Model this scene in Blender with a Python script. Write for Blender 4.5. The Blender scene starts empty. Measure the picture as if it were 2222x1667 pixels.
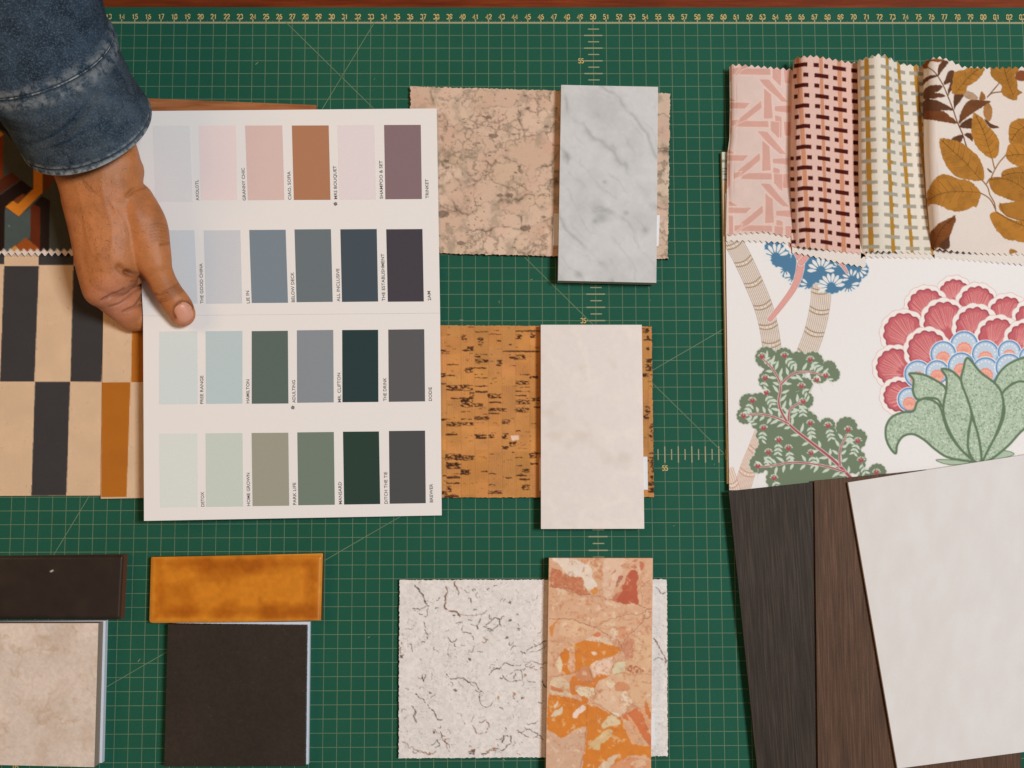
import bpy, math, random
import numpy as np
from mathutils import Vector, Matrix
from mathutils.bvhtree import BVHTree
R_ = random.Random(7); NR = np.random.RandomState(11)
sc = bpy.context.scene; COL = sc.collection
CM = 0.01
# ---------------------------------------------------------------- camera
SW, SH, F = 2222.0, 1667.0, 2300.0
cam_r = np.array([-8.57e-2, -7.47e-3, -2.46e-3]); cam_c = np.array([43.12, 23.52, 78.45])   # mat centimetres
def rodr(r):
    th = np.linalg.norm(r); k = r / th
    K = np.array([[0, -k[2], k[1]], [k[2], 0, -k[0]], [-k[1], k[0], 0]])
    return np.eye(3) + np.sin(th) * K + (1 - np.cos(th)) * K @ K
RC = rodr(cam_r) @ np.diag([1., -1., -1.])
OFF = np.array([43.0, 27.0, 0.0])
cam = bpy.data.cameras.new('camera'); cam_o = bpy.data.objects.new('camera', cam); COL.objects.link(cam_o)
M3 = (np.diag([1., -1., -1.]) @ RC).T
m4 = np.eye(4); m4[:3, :3] = M3; m4[:3, 3] = (cam_c - OFF) * CM
cam_o.matrix_world = Matrix(m4.tolist())
cam.sensor_width = 36; cam.lens = F / SW * 36; cam.clip_start = 0.01; cam.clip_end = 50
sc.camera = cam_o
# ---------------------------------------------------------------- light (soft window light from the right and above, warm room bounce)
w = bpy.data.worlds.new('World'); sc.world = w; w.use_nodes = True
bg = w.node_tree.nodes['Background']; bg.inputs[0].default_value = (1.0, 0.84, 0.70, 1); bg.inputs[1].default_value = 0.13
def area(name, loc, aim, size, power, colr):
    l = bpy.data.lights.new(name, 'AREA'); l.shape = 'RECTANGLE'; l.size, l.size_y = size; l.energy = power; l.color = colr
    o = bpy.data.objects.new(name, l); COL.objects.link(o); o.location = loc
    o.rotation_euler = (Vector(aim) - Vector(loc)).to_track_quat('-Z', 'Y').to_euler()
area('window_light', (1.15, 0.20, 2.25), (0.0, 0.0, 0), (0.5, 0.5), 52.0, (0.87, 0.955, 1.03))
area('warm_room_lamp', (-1.5, 0.45, 1.55), (0, 0, 0), (0.9, 0.9), 10.5, (1.0, 0.58, 0.24))
sc.view_settings.view_transform = 'Standard'; sc.view_settings.look = 'None'; sc.view_settings.exposure = 0; sc.view_settings.gamma = 1
# ---------------------------------------------------------------- helpers
KL = 0.92
def W(px, py, z=0.0):
    px = np.asarray(px, float); py = np.asarray(py, float); z = np.asarray(z, float)
    d = np.stack([(px - SW / 2) / F, (py - SH / 2) / F, np.ones_like(px)], -1) @ RC
    t = (z - cam_c[2]) / d[..., 2]
    p = cam_c + d * t[..., None]
    return (p - OFF) * CM
def proj(p):
    q = (np.asarray(p) / CM + OFF - cam_c) @ RC.T
    return F * q[..., 0] / q[..., 2] + SW / 2, F * q[..., 1] / q[..., 2] + SH / 2
def lin(c):
    c = np.asarray(c, float) / 255.0
    return np.where(c <= .04045, c / 12.92, ((c + .055) / 1.055) ** 2.4)
def alb(c): return tuple(np.clip(lin(c) / KL, 0, .93))
def Z(ox, oy, s): return lambda pts: [(ox + x / s, oy + y / s) for x, y in pts]
def tag(o, label, cat, group=None):
    o['label'] = label; o['category'] = cat
    if group: o['group'] = group
    return o
def mesh_obj(name, V, Fs, mats, parent=None, mi=None, smooth=None, colors=None, uv=None, recenter=True):
    V = np.asarray(V, float)
    me = bpy.data.meshes.new(name)
    c = np.zeros(3)
    if parent is None and recenter:
        c = np.array([(V[:, 0].min() + V[:, 0].max()) / 2, (V[:, 1].min() + V[:, 1].max()) / 2, V[:, 2].min()])
    elif parent is not None: c = np.array(parent.location)
    V = V - c
    if isinstance(Fs, np.ndarray) and Fs.ndim == 2:
        n, k = Fs.shape
        me.vertices.add(len(V)); me.vertices.foreach_set('co', V.astype(np.float32).ravel())
        me.loops.add(n * k); me.loops.foreach_set('vertex_index', Fs.astype(np.int32).ravel())
        me.polygons.add(n); me.polygons.foreach_set('loop_start', np.arange(0, n * k, k, dtype=np.int32))
        me.update(calc_edges=True)
    else:
        me.from_pydata([tuple(v) for v in V], [], [tuple(int(i) for i in f) for f in Fs])
    for m in (mats if isinstance(mats, (list, tuple)) else [mats]): me.materials.append(m)
    if mi is not None: me.polygons.foreach_set('material_index', np.asarray(mi, np.int32))
    if smooth is not None:
        s = np.asarray(smooth, bool) if hasattr(smooth, '__len__') else np.full(len(me.polygons), smooth)
        me.polygons.foreach_set('use_smooth', s)
    if colors is not None:
        a = me.color_attributes.new('print', 'FLOAT_COLOR', 'POINT')
        cc = np.ones((len(V), 4), np.float32); cc[:, :3] = colors; a.data.foreach_set('color', cc.ravel())
    if uv is not None:
        a = me.attributes.new('along', 'FLOAT', 'POINT'); a.data.foreach_set('value', np.asarray(uv, np.float32))
    me.validate(); me.update()
    o = bpy.data.objects.new(name, me); COL.objects.link(o)
    if parent is not None: o.parent = parent
    else: o.location = c
    return o
def empty(name, px, py, z, label, cat, group=None):
    o = bpy.data.objects.new(name, None); COL.objects.link(o); o.location = W(px, py, z); o.empty_display_size = .02
    return tag(o, label, cat, group)
# ---------------------------------------------------------------- materials
def mat(name, color=None, rough=.6, var=.0, vscale=60, bump=None, spec=.12, coat=0, attr=False, grain=.05, gscale=1500, stretch=None, ramp=None, sss=0, rot=0):
    m = bpy.data.materials.new(name); m.use_nodes = True; nt = m.node_tree; N = nt.nodes; L = nt.links
    b = N['Principled BSDF']; b.inputs['Roughness'].default_value = rough; b.inputs['Specular IOR Level'].default_value = spec
    if coat: b.inputs['Coat Weight'].default_value = coat; b.inputs['Coat Roughness'].default_value = .12
    if sss:
        b.inputs['Subsurface Weight'].default_value = sss; b.inputs['Subsurface Radius'].default_value = (1, .35, .15); b.inputs['Subsurface Scale'].default_value = .004
    tc = N.new('ShaderNodeTexCoord'); mp = N.new('ShaderNodeMapping'); L.new(tc.outputs['Object'], mp.inputs[0])
    mp.inputs['Rotation'].default_value = (0, 0, rot)
    mp2 = N.new('ShaderNodeMapping'); L.new(mp.outputs[0], mp2.inputs[0])
    if stretch: mp2.inputs['Scale'].default_value = stretch
    def noise(s, d=3, vec=mp2, rg=.6):
        n = N.new('ShaderNodeTexNoise'); n.inputs['Scale'].default_value = s; n.inputs['Detail'].default_value = d; n.inputs['Roughness'].default_value = rg
        L.new(vec.outputs[0], n.inputs['Vector']); return n.outputs['Fac']
    def scal(x, lo, hi):
        r = N.new('ShaderNodeMapRange'); L.new(x, r.inputs[0]); r.inputs[1].default_value = .25; r.inputs[2].default_value = .75; r.inputs[3].default_value = lo; r.inputs[4].default_value = hi; return r.outputs[0]
    def mul(a, f):
        x = N.new('ShaderNodeVectorMath'); x.operation = 'SCALE'; L.new(a, x.inputs[0]); L.new(f, x.inputs['Scale']); return x.outputs[0]
    if attr:
        a = N.new('ShaderNodeAttribute'); a.attribute_name = 'print'; base = a.outputs['Color']
    elif ramp:
        r = N.new('ShaderNodeValToRGB'); e = r.color_ramp.elements
        while len(e) < len(ramp): e.new(.5)
        for i, (p, c) in enumerate(ramp): e[i].position = p; e[i].color = (*alb(c), 1)
        L.new(noise(vscale, 6), r.inputs[0]); base = r.outputs[0]
    else:
        a = N.new('ShaderNodeRGB'); a.outputs[0].default_value = (*alb(color), 1); base = a.outputs[0]
    if var: base = mul(base, scal(noise(vscale * (.12 if stretch else 1), 5), 1 - var, 1 + var))
    if grain: base = mul(base, scal(noise(gscale, 2, mp, .8), 1 - grain, 1 + grain))
    L.new(base, b.inputs['Base Color'])
    if bump:
        kind, s, st = bump
        if kind == 'noise': h = noise(s, 4, mp)
        elif kind == 'grain': h = noise(s, 4, mp2)
        else:
            hs = []
            for d in ('X', 'Y'):
                wv = N.new('ShaderNodeTexWave'); wv.wave_type = 'BANDS'; wv.bands_direction = d; wv.inputs['Scale'].default_value = s; wv.inputs['Distortion'].default_value = 1.2; wv.inputs['Detail Scale'].default_value = 2
                L.new(mp.outputs[0], wv.inputs[0]); hs.append(wv.outputs['Fac'])
            ad = N.new('ShaderNodeMath'); ad.operation = 'ADD'; L.new(hs[0], ad.inputs[0]); L.new(hs[1], ad.inputs[1]); h = ad.outputs[0]
        bp = N.new('ShaderNodeBump'); bp.inputs['Strength'].default_value = st; bp.inputs['Distance'].default_value = .0003
        L.new(h, bp.inputs['Height']); L.new(bp.outputs[0], b.inputs['Normal'])
    return m
# ---------------------------------------------------------------- canvas (colour of prints and stones, stored on the mesh itself)
def vnoise(H, Wd, cell, seed):
    rs = np.random.RandomState(seed); gh, gw = int(H / cell) + 4, int(Wd / cell) + 4
    g = rs.rand(gh, gw); y = np.arange(H) / cell; x = np.arange(Wd) / cell
    yi = y.astype(int); xi = x.astype(int); fy = y - yi; fx = x - xi; fy = fy * fy * (3 - 2 * fy); fx = fx * fx * (3 - 2 * fx)
    a = g[yi][:, xi]; b = g[yi][:, xi + 1]; c = g[yi + 1][:, xi]; d = g[yi + 1][:, xi + 1]
    fx = fx[None]; fy = fy[:, None]
    return (a * (1 - fx) + b * fx) * (1 - fy) + (c * (1 - fx) + d * fx) * fy
def fbm(H, Wd, cell, oc, seed, gain=.5):
    o = 0; a = 1; t = 0
    for i in range(oc):
        if cell < 1.2: break
        o = o + a * vnoise(H, Wd, cell, seed + i * 7); t += a; a *= gain; cell /= 2
    return o / t
def samp(A, y, x):
    y = np.clip(y, 0, A.shape[0] - 1.001); x = np.clip(x, 0, A.shape[1] - 1.001); yi = y.astype(int); xi = x.astype(int); fy = y - yi; fx = x - xi
    if A.ndim == 3: fy = fy[..., None]; fx = fx[..., None]
    return (A[yi, xi] * (1 - fx) + A[yi, xi + 1] * fx) * (1 - fy) + (A[yi + 1, xi] * (1 - fx) + A[yi + 1, xi + 1] * fx) * fy
class Canvas:
    def __init__(s, x0, y0, x1, y1, bgc, r=2):
        s.x0, s.y0, s.r = x0, y0, r; s.W = int((x1 - x0) * r); s.H = int((y1 - y0) * r)
        s.a = np.empty((s.H, s.W, 3)); s.a[:] = np.array(bgc, float)
    def _box(s, pts, m):
        q = np.array([((x - s.x0) * s.r, (y - s.y0) * s.r) for x, y in pts])
        x0 = max(0, int(q[:, 0].min() - m)); x1 = min(s.W, int(q[:, 0].max() + m) + 2); y0 = max(0, int(q[:, 1].min() - m)); y1 = min(s.H, int(q[:, 1].max() + m) + 2)
        return q, x0, x1, y0, y1
    def _put(s, x0, x1, y0, y1, m, col):
        sub = s.a[y0:y1, x0:x1]; sub += (np.array(col, float) - sub) * m[..., None]
    def fill(s, pts, col, al=1.0, mod=None):
        q, x0, x1, y0, y1 = s._box(pts, 1)
        if x1 <= x0 or y1 <= y0: return
        X, Y = np.meshgrid(np.arange(x0, x1) + .5, np.arange(y0, y1) + .5)
        m = np.zeros(X.shape, bool); n = len(q)
        for i in range(n):
            ax, ay = q[i]; bx, by = q[(i + 1) % n]
            if ay == by: continue
            m ^= ((ay > Y) != (by > Y)) & (X < (bx - ax) * (Y - ay) / (by - ay) + ax)
        m = m * al
        if mod is not None: m = m * mod[y0:y1, x0:x1]
        s._put(x0, x1, y0, y1, m, col)
    def stroke(s, pts, w, col, al=1.0, w2=None, closed=False):
        if closed: pts = list(pts) + [pts[0]]
        w2 = w if w2 is None else w2; n = len(pts) - 1
        q, X0, X1, Y0, Y1 = s._box(pts, max(w, w2) * s.r)
        if X1 <= X0 or Y1 <= Y0: return
        m = np.zeros((Y1 - Y0, X1 - X0))
        for i in range(n):
            a, b = q[i], q[i + 1]; wa = (w + (w2 - w) * i / n) * s.r / 2
            mg = wa + 2
            x0 = max(X0, int(min(a[0], b[0]) - mg)); x1 = min(X1, int(max(a[0], b[0]) + mg) + 1); y0 = max(Y0, int(min(a[1], b[1]) - mg)); y1 = min(Y1, int(max(a[1], b[1]) + mg) + 1)
            if x1 <= x0 or y1 <= y0: continue
            X, Y = np.meshgrid(np.arange(x0, x1) + .5, np.arange(y0, y1) + .5)
            d = b - a; L2 = d @ d + 1e-9; t = np.clip(((X - a[0]) * d[0] + (Y - a[1]) * d[1]) / L2, 0, 1)
            dist = np.hypot(X - a[0] - t * d[0], Y - a[1] - t * d[1])
            sub = m[y0 - Y0:y1 - Y0, x0 - X0:x1 - X0]; np.maximum(sub, np.clip(wa - dist + .5, 0, 1), out=sub)
        s._put(X0, X1, Y0, Y1, m * al, col)
    def warp(s, amp, cell, seed):
        a = amp * s.r * 2; ny = (fbm(s.H, s.W, cell * s.r, 3, seed) - .5) * a; nx = (fbm(s.H, s.W, cell * s.r, 3, seed + 50) - .5) * a
        Y, X = np.mgrid[0:s.H, 0:s.W]; s.a = samp(s.a, Y + ny, X + nx)
    def tone(s, amp, cell, oc, seed, tint=(1, 1, 1)):
        n = (fbm(s.H, s.W, cell * s.r, oc, seed) - .5) * 2 * amp; s.a *= 1 + n[..., None] * np.array(tint)
    def grain(s, amp, seed=3):
        n = np.random.RandomState(seed).randn(s.H, s.W); s.a *= 1 + amp * n[..., None]
    def get(s, px, py):
        r = s.r; H2 = s.H // r * r; W2 = s.W // r * r
        small = np.clip(s.a[:H2, :W2], 0, 255).reshape(H2 // r, r, W2 // r, r, 3).mean((1, 3))
        c = samp(small, py - s.y0 - .5, px - s.x0 - .5); return np.clip(lin(c) / KL, 0, .93)
def jag(pts, amp, it=3, rnd=None, closed=True):
    rnd = rnd or R_; p = [tuple(q) for q in pts]
    for k in range(it):
        o = []; n = len(p); rng = n if closed else n - 1
        for i in range(rng):
            a = p[i]; b = p[(i + 1) % n]; l = math.hypot(b[0] - a[0], b[1] - a[1]); j = min(amp, l * .16)
            o += [a, ((a[0] + b[0]) / 2 + rnd.uniform(-j, j), (a[1] + b[1]) / 2 + rnd.uniform(-j, j))]
        if not closed: o.append(p[-1])
        p = o; amp *= .6
    return p
def smo(pts, n=5, closed=True):
    P = [np.array(q, float) for q in pts]; m = len(P); o = []
    for i in range(m if closed else m - 1):
        if closed: a, b, c, d = P[i - 1], P[i], P[(i + 1) % m], P[(i + 2) % m]
        else: a, b, c, d = P[max(i - 1, 0)], P[i], P[i + 1], P[min(i + 2, m - 1)]
        for k in range(n):
            t = k / n; o.append(tuple(.5 * ((2 * b) + (c - a) * t + (2 * a - 5 * b + 4 * c - d) * t * t + (3 * b - a - 3 * c + d) * t ** 3)))
    if not closed: o.append(tuple(P[-1]))
    return o
# ---------------------------------------------------------------- geometry builders
def zv(z, n): return [z] * n if not hasattr(z, '__len__') else list(z)
def slab(name, pts, z, th, m, parent=None, bev=.04, **kw):
    """plate whose top outline is traced; px outline at height z, thickness th (cm), bevelled upper edge"""
    n = len(pts); zs = np.array(zv(z, n), float); P = W([p[0] for p in pts], [p[1] for p in pts], zs)
    c = P.mean(0); A = 0
    for i in range(n): A += P[i][0] * P[(i + 1) % n][1] - P[(i + 1) % n][0] * P[i][1]
    if A < 0: P = P[::-1]; 
    def inset(P, d):
        o = P.copy()
        for i in range(n):
            e1 = P[i] - P[i - 1]; e2 = P[(i + 1) % n] - P[i]; n1 = np.array([-e1[1], e1[0]]); n2 = np.array([-e2[1], e2[0]])
            n1 /= np.linalg.norm(n1) + 1e-12; n2 /= np.linalg.norm(n2) + 1e-12; b = n1 + n2; b /= max(np.linalg.norm(b), .3) ; o[i, :2] += b * d
        return o
    rings = [P - [0, 0, th * CM], P - [0, 0, bev * CM]]
    for k in (1, 2, 3):
        a = k / 3 * math.pi / 2; q = inset(P, bev * CM * (1 - math.cos(a))); q[:, 2] = P[:, 2] - bev * CM * (1 - math.sin(a)); rings.append(q)
    V = np.concatenate(rings); Fc = []
    for r in range(len(rings) - 1):
        for i in range(n):
            j = (i + 1) % n; Fc.append((r * n + i, r * n + j, (r + 1) * n + j, (r + 1) * n + i))
    Fc.append(tuple(range((len(rings) - 1) * n, len(rings) * n))); Fc.append(tuple(range(n - 1, -1, -1)))
    return mesh_obj(name, V, Fc, m, parent, **kw)
def grid(name, left, right, top, bot, zf, cv, m, step=1.4, th=.04, side=(200, 190, 180), parent=None, thick_to=None, smooth=True):
    """left/right: y->x ; top/bot: x->y (image px); zf(px,py)->cm. Colour looked up in the canvas."""
    xs0, xs1 = left(None), right(None); ys0, ys1 = top(None), bot(None)
    nx = max(2, int((xs1 - xs0) / step)); ny = max(2, int((ys1 - ys0) / step))
    S, T = np.meshgrid(np.linspace(0, 1, nx), np.linspace(0, 1, ny))
    Y0 = ys0 + (ys1 - ys0) * T; Xa = left(Y0); Xb = right(Y0); X = Xa + (Xb - Xa) * S
    Ta = top(X); Tb = bot(X); Y = Ta + (Tb - Ta) * T
    X = left(Y) + (right(Y) - left(Y)) * S
    Zc = zf(X, Y) * np.ones_like(X)
    P = W(X, Y, Zc).reshape(-1, 3); C = cv.get(X, Y).reshape(-1, 3)
    i = np.arange(nx * ny).reshape(ny, nx)
    q = np.stack([i[:-1, :-1], i[1:, :-1], i[1:, 1:], i[:-1, 1:]], -1).reshape(-1, 4)
    loop = np.concatenate([i[0, :], i[1:, -1], i[-1, -2::-1], i[-2:0:-1, 0]])
    nl = len(loop); b = len(P)
    up = P[loop]; dn = up.copy()
    dn[:, 2] = dn[:, 2] - th * CM if thick_to is None else thick_to * CM
    sc_ = np.array(alb(side)); k = np.arange(nl); k2 = (k + 1) % nl
    sk = np.stack([b + k, b + k2, b + nl + k2, b + nl + k], 1)
    V = np.concatenate([P, up, dn]); Cc = np.concatenate([C, np.tile(sc_, (2 * nl, 1))])
    Fq = np.concatenate([q, sk]); sm = np.r_[np.full(len(q), smooth), np.zeros(len(sk), bool)]
    return mesh_obj(name, V, Fq, m, parent, smooth=sm, colors=Cc)
def line(x0, y0, x1, y1):      # x as function of y (None -> representative value)
    return lambda y: (x0 + x1) / 2 if y is None else x0 + (x1 - x0) * (y - y0) / (y1 - y0)
def curve(pts, zig=0, per=14, ph=0, rough=0, seed=0):
    xs = [p[0] for p in pts]; ys = [p[1] for p in pts]; rr = np.random.RandomState(seed).rand(4000)
    def f(x):
        if x is None: return sum(ys) / len(ys)
        y = np.interp(x, xs, ys)
        if zig: y = y + zig * (np.abs(((x + ph) / per) % 1 - .5) * 4 - 1) * .5
        if rough: y = y + rough * (samp(rr[None].repeat(2, 0), np.zeros_like(x), (x - xs[0]) / 3 % 3990) - .5)
        return y
    return f
_tc = {}
def text_mesh(s, bold=0):
    if (s, bold) in _tc: return _tc[(s, bold)]
    c = bpy.data.curves.new('t', 'FONT'); c.body = s; c.size = 1; c.resolution_u = 3; c.offset = bold; c.space_character = 1.12 if not bold else 1.0
    o = bpy.data.objects.new('t', c); COL.objects.link(o); dg = bpy.context.evaluated_depsgraph_get(); me = o.evaluated_get(dg).to_mesh()
    V = np.array([v.co[:] for v in me.vertices]); Fc = [tuple(p.vertices) for p in me.polygons]
    o.evaluated_get(dg).to_mesh_clear(); bpy.data.objects.remove(o); bpy.data.curves.remove(c)
    _tc[(s, bold)] = (V, Fc); return V, Fc
def text_geo(s, a, b, cap, z, bold=0):
    """text running from px a to px b (fits length), cap height in cm; z cm or function"""
    V, Fc = text_mesh(s, bold); x0, x1 = V[:, 0].min(), V[:, 0].max(); zf = z if callable(z) else (lambda x, y: z)
    A = W(*a, zf(*a)); B = W(*b, zf(*b)); d = (B - A); n = np.array([-d[1], d[0], 0]); n /= np.linalg.norm(n)
    P = A + np.outer((V[:, 0] - x0) / (x1 - x0), d) + np.outer(V[:, 1] / .70 * cap * CM, n)
    return P, Fc
class Join:
    def __init__(s): s.V = []; s.F = []; s.n = 0
    def add(s, V, Fc):
        s.V.append(np.asarray(V)); s.F += [tuple(i + s.n for i in f) for f in Fc]; s.n += len(V)
    def build(s, name, m, parent=None, **k): return mesh_obj(name, np.concatenate(s.V), s.F, m, parent, **k)
# ================================================================ table and cutting mat
m_table = mat('table_wood', ramp=[(.3, (88, 34, 12)), (.5, (112, 46, 18)), (.7, (135, 62, 26))], vscale=14, stretch=(1, 14, 1), rough=.45, grain=.12, gscale=900)
tb = slab('table', [(-900, -700), (3100, -700), (3100, 2400), (-900, 2400)], -.25, 3.0, m_table, bev=.2)
tag(tb, 'reddish brown wooden table under the green cutting mat', 'table')
def mm(X, Y, z=0): return (np.array([X, Y, z]) - OFF) * CM
def quadm(J, X0, Y0, X1, Y1, z): J.add([mm(X0, Y0, z), mm(X1, Y0, z), mm(X1, Y1, z), mm(X0, Y1, z)], [(0, 1, 2, 3)])
m_mat = mat('mat_green', (32, 83, 64), rough=.62, var=.10, vscale=9, bump=('noise', 2600, .35), grain=.13, gscale=1300, spec=.08)
px0, py0 = proj(mm(-3, -3)); 
def mp_(X, Y, z=0): x, y = proj(mm(X, Y, z)); return float(x), float(y)
mt = slab('cutting_mat', [mp_(-3, 59.25), mp_(93, 59.25), mp_(93, -3), mp_(-3, -3)], 0, .25, m_mat, bev=.05)
tag(mt, 'green self-healing cutting mat with yellow grid and ruler numbers', 'cutting mat')
m_line = mat('mat_line', (102, 120, 90), rough=.6, grain=.12, var=.15, vscale=40)
m_line2 = mat('mat_line_bright', (152, 146, 112), rough=.6, grain=.1)
m_num = mat('mat_number', (200, 170, 106), rough=.6, grain=.1)
J = Join(); t = .022; zl = .006
for X in range(0, 91): quadm(J, X - t, 0, X + t, 58, zl)
for Y in range(0, 58): quadm(J, 0, Y - t, 90, Y + t, zl + .002)
for X in range(0, 90):
    for k in (.25, .5, .75): quadm(J, X + k - .02, 58, X + k + .02, 58 + (.16 if k == .5 else .1), zl)
J.build('grid_lines', m_line, mt)
J = Join(); quadm(J, 0, 57.93, 90, 58.07, zl + .004)
for X in range(0, 91): quadm(J, X - .045, 58, X + .045, 58.28, zl + .006)
for Y in range(1, 58):
    quadm(J, 49.30, Y - .045, 50.70, Y + .045, zl + .006); quadm(J, 49.6, Y + .46, 50.45, Y + .54, zl + .006)
for X in range(1, 90):
    quadm(J, X - .045, 24.4, X + .045, 25.6, zl + .008); quadm(J, X + .46, 24.6, X + .54, 25.4, zl + .008)
J.build('ruler_lines', m_line2, mt)
J = Join()
for (a, b) in (((620, 48), (1600, 1013)), ((813, 48), (100, 1232)), ((1600, 697), (205, 1506))):
    A, B = W(*a, zl + .010), W(*b, zl + .010); d = B - A; n = np.array([-d[1], d[0], 0]); n /= np.linalg.norm(n); n *= .00028
    J.add([A - n, B - n, B + n, A + n], [(0, 1, 2, 3)])
J.build('angle_lines', m_line, mt)
def arc(cx, cy, rx, ry, a0, a1, n=9): return [(cx + rx * math.cos(math.radians(a0 + (a1 - a0) * k / n)), cy + ry * math.sin(math.radians(a0 + (a1 - a0) * k / n))) for k in range(n + 1)]
DG = {'0': [arc(.3, .5, .24, .42, 0, 360, 16)], '1': [[(.12, .72), (.34, .92), (.34, .05)]], '2': [arc(.3, .68, .23, .24, 170, -30) + [(.08, .08), (.55, .08)]], '3': [arc(.28, .70, .22, .22, 150, -90), arc(.28, .29, .25, .22, 90, -150)],
      '4': [[(.42, .05), (.42, .92), (.05, .30), (.58, .30)]], '5': [[(.50, .92), (.15, .92), (.10, .52)] + arc(.28, .33, .25, .26, 130, -150)], '6': [arc(.3, .32, .23, .25, 0, 360, 14), [(.07, .35), (.12, .65), (.25, .86), (.45, .88)]],
      '7': [[(.06, .92), (.54, .92), (.36, .5), (.24, .05)]], '8': [arc(.3, .71, .20, .20, 0, 360, 12), arc(.3, .28, .24, .24, 0, 360, 12)], '9': [arc(.3, .68, .23, .25, 0, 360, 14), [(.53, .65), (.48, .35), (.35, .14), (.15, .12)]]}
def num(s, X, Y, h=.36, wd=.56):
    V = []; Fc = []; hw = .088; cwid = .64; W0 = cwid * len(s) - .04; sx = h * .88
    for ci, ch in enumerate(s):
        for pl in DG[ch]:
            P = np.array(pl); T = np.gradient(P, axis=0); T /= np.linalg.norm(T, axis=1)[:, None] + 1e-9; Nn = np.stack([-T[:, 1], T[:, 0]], 1) * hw
            b = len(V)
            for p, n_ in zip(P, Nn):
                for q in (p - n_, p + n_): V.append(mm(X + (q[0] + ci * cwid - W0 / 2) * sx, Y + (q[1] - .5) * h, zl + .006))
            for k in range(len(P) - 1): Fc.append((b + 2 * k, b + 2 * k + 2, b + 2 * k + 3, b + 2 * k + 1))
    mesh_obj('printed_number', V, Fc, m_num, mt)
for X in range(1, 90): num(str(X), X, 58.48, .43)
for Y in range(5, 56, 5): num(str(Y), 49.1 - (.05), Y, .40, .62)
for X in range(5, 90, 5):
    if X != 50: num(str(X), X, 24.0, .40, .62)
num('05', 8.0, 2.75, .36, .62)
for (x, y, a) in ((1411, 652, 80), (1153, 607, 20), (1108, 903, 0), (1550, 1008, 85), (1462, 1141, 10), (557, 138, 40), (140, 30, 0)) + tuple((R_.uniform(240, 1560), R_.uniform(60, 1660), R_.uniform(0, 180)) for _ in range(26)):
    A = W(x, y, .012); a = math.radians(a); d = np.array([math.cos(a), math.sin(a), 0]) * R_.uniform(.0006, .0016); n = np.array([-d[1], d[0], 0]) * .16
    mesh_obj('cut_mark', [A - d - n, A + d - n * .4, A + d * 1.2 + n, A - d * .7 + n], [(0, 1, 2, 3)], m_line2, mt)
# ================================================================ cork sheets and tiles (middle columns)
m_cork = mat('cork_face', attr=True, rough=.8, bump=('noise', 900, .55), grain=.06, spec=.2)
m_stone = mat('stone_face', attr=True, rough=.42, bump=('noise', 500, .08), grain=.035, spec=.2)
m_white = mat('white_plastic', (226, 220, 216), rough=.5, grain=.02)
# beige pink cork
cv = Canvas(880, 180, 1470, 575, (207, 174, 150))
H, Wd = cv.H, cv.W
pk = np.clip((fbm(H, Wd, 90, 3, 21) - .5) * 6, 0, 1)[..., None]; cv.a += (np.array((206, 164, 142)) - cv.a) * pk * .45
yl = np.clip((fbm(H, Wd, 80, 3, 33) - .55) * 6, 0, 1)[..., None]; cv.a += (np.array((208, 180, 150)) - cv.a) * yl * .4
wy = (fbm(H, Wd, 70, 4, 5) - .5) * 90; wx = (fbm(H, Wd, 70, 4, 9) - .5) * 90
rs = np.random.RandomState(4); cells = [(rs.uniform(0, Wd), rs.uniform(0, H)) for _ in range(64)]
Yg, Xg = np.mgrid[0:H, 0:Wd]; xx = Xg + wx; yy = (Yg + wy) * 1.25
d1 = np.full((H, Wd), 1e9); d2 = d1.copy(); cid = np.zeros((H, Wd), int)
for k_, (cx, cy) in enumerate(cells):
    d = np.hypot(xx - cx, yy - cy * 1.25); nn = d < d1; d2 = np.where(nn, d1, np.minimum(d2, d)); cid[nn] = k_; d1 = np.minimum(d1, d)
ct = np.random.RandomState(8).rand(120, 1) * np.array([12, 14, 15]) - np.array([6, 7, 8]); cv.a += ct[cid]
e = d2 - d1; fade = np.clip((fbm(H, Wd, 60, 2, 77) - .30) * 4, 0, 1)
ln_ = np.clip(1 - e / (2.0 + 7 * fbm(H, Wd, 24, 2, 12) ** 2), 0, 1) * fade; halo = np.clip(1 - e / 22, 0, 1) * fade * np.clip((fbm(H, Wd, 50, 3, 55) - .38) * 5, 0, 1) * np.clip(fbm(H, Wd, 10, 3, 57) * 2 - .4, 0, 1)
cv.a += (np.array((132, 114, 96)) - cv.a) * (halo * .9)[..., None]
tb_ = np.clip(1 - np.abs(fbm(H, Wd, 46, 5, 201, .6) - .5) * 16, 0, 1) * np.clip((fbm(H, Wd, 80, 3, 203) - .42) * 5, 0, 1); cv.a += (np.array((124, 104, 86)) - cv.a) * (tb_ * .7)[..., None]
sm2 = np.clip((fbm(H, Wd, 64, 5, 211, .6) - .58) * 7, 0, 1); cv.a += (np.array((158, 138, 116)) - cv.a) * (sm2 * .6)[..., None]
cv.a += (np.array((98, 78, 60)) - cv.a) * (ln_ * .85 * np.clip(fbm(H, Wd, 6, 2, 3) * 1.6, 0, 1))[..., None]
for k_ in range(520):
    x = R_.gauss(1010, 150); y = R_.uniform(200, 550); l = R_.uniform(1, 5); a = R_.gauss(0, .6)
    cv.stroke(jag([(x, y), (x + l * math.cos(a), y + l * math.sin(a))], 1, 1, closed=False), R_.uniform(.6, 2.2), (95, 75, 60), R_.uniform(.3, .8))
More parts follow.
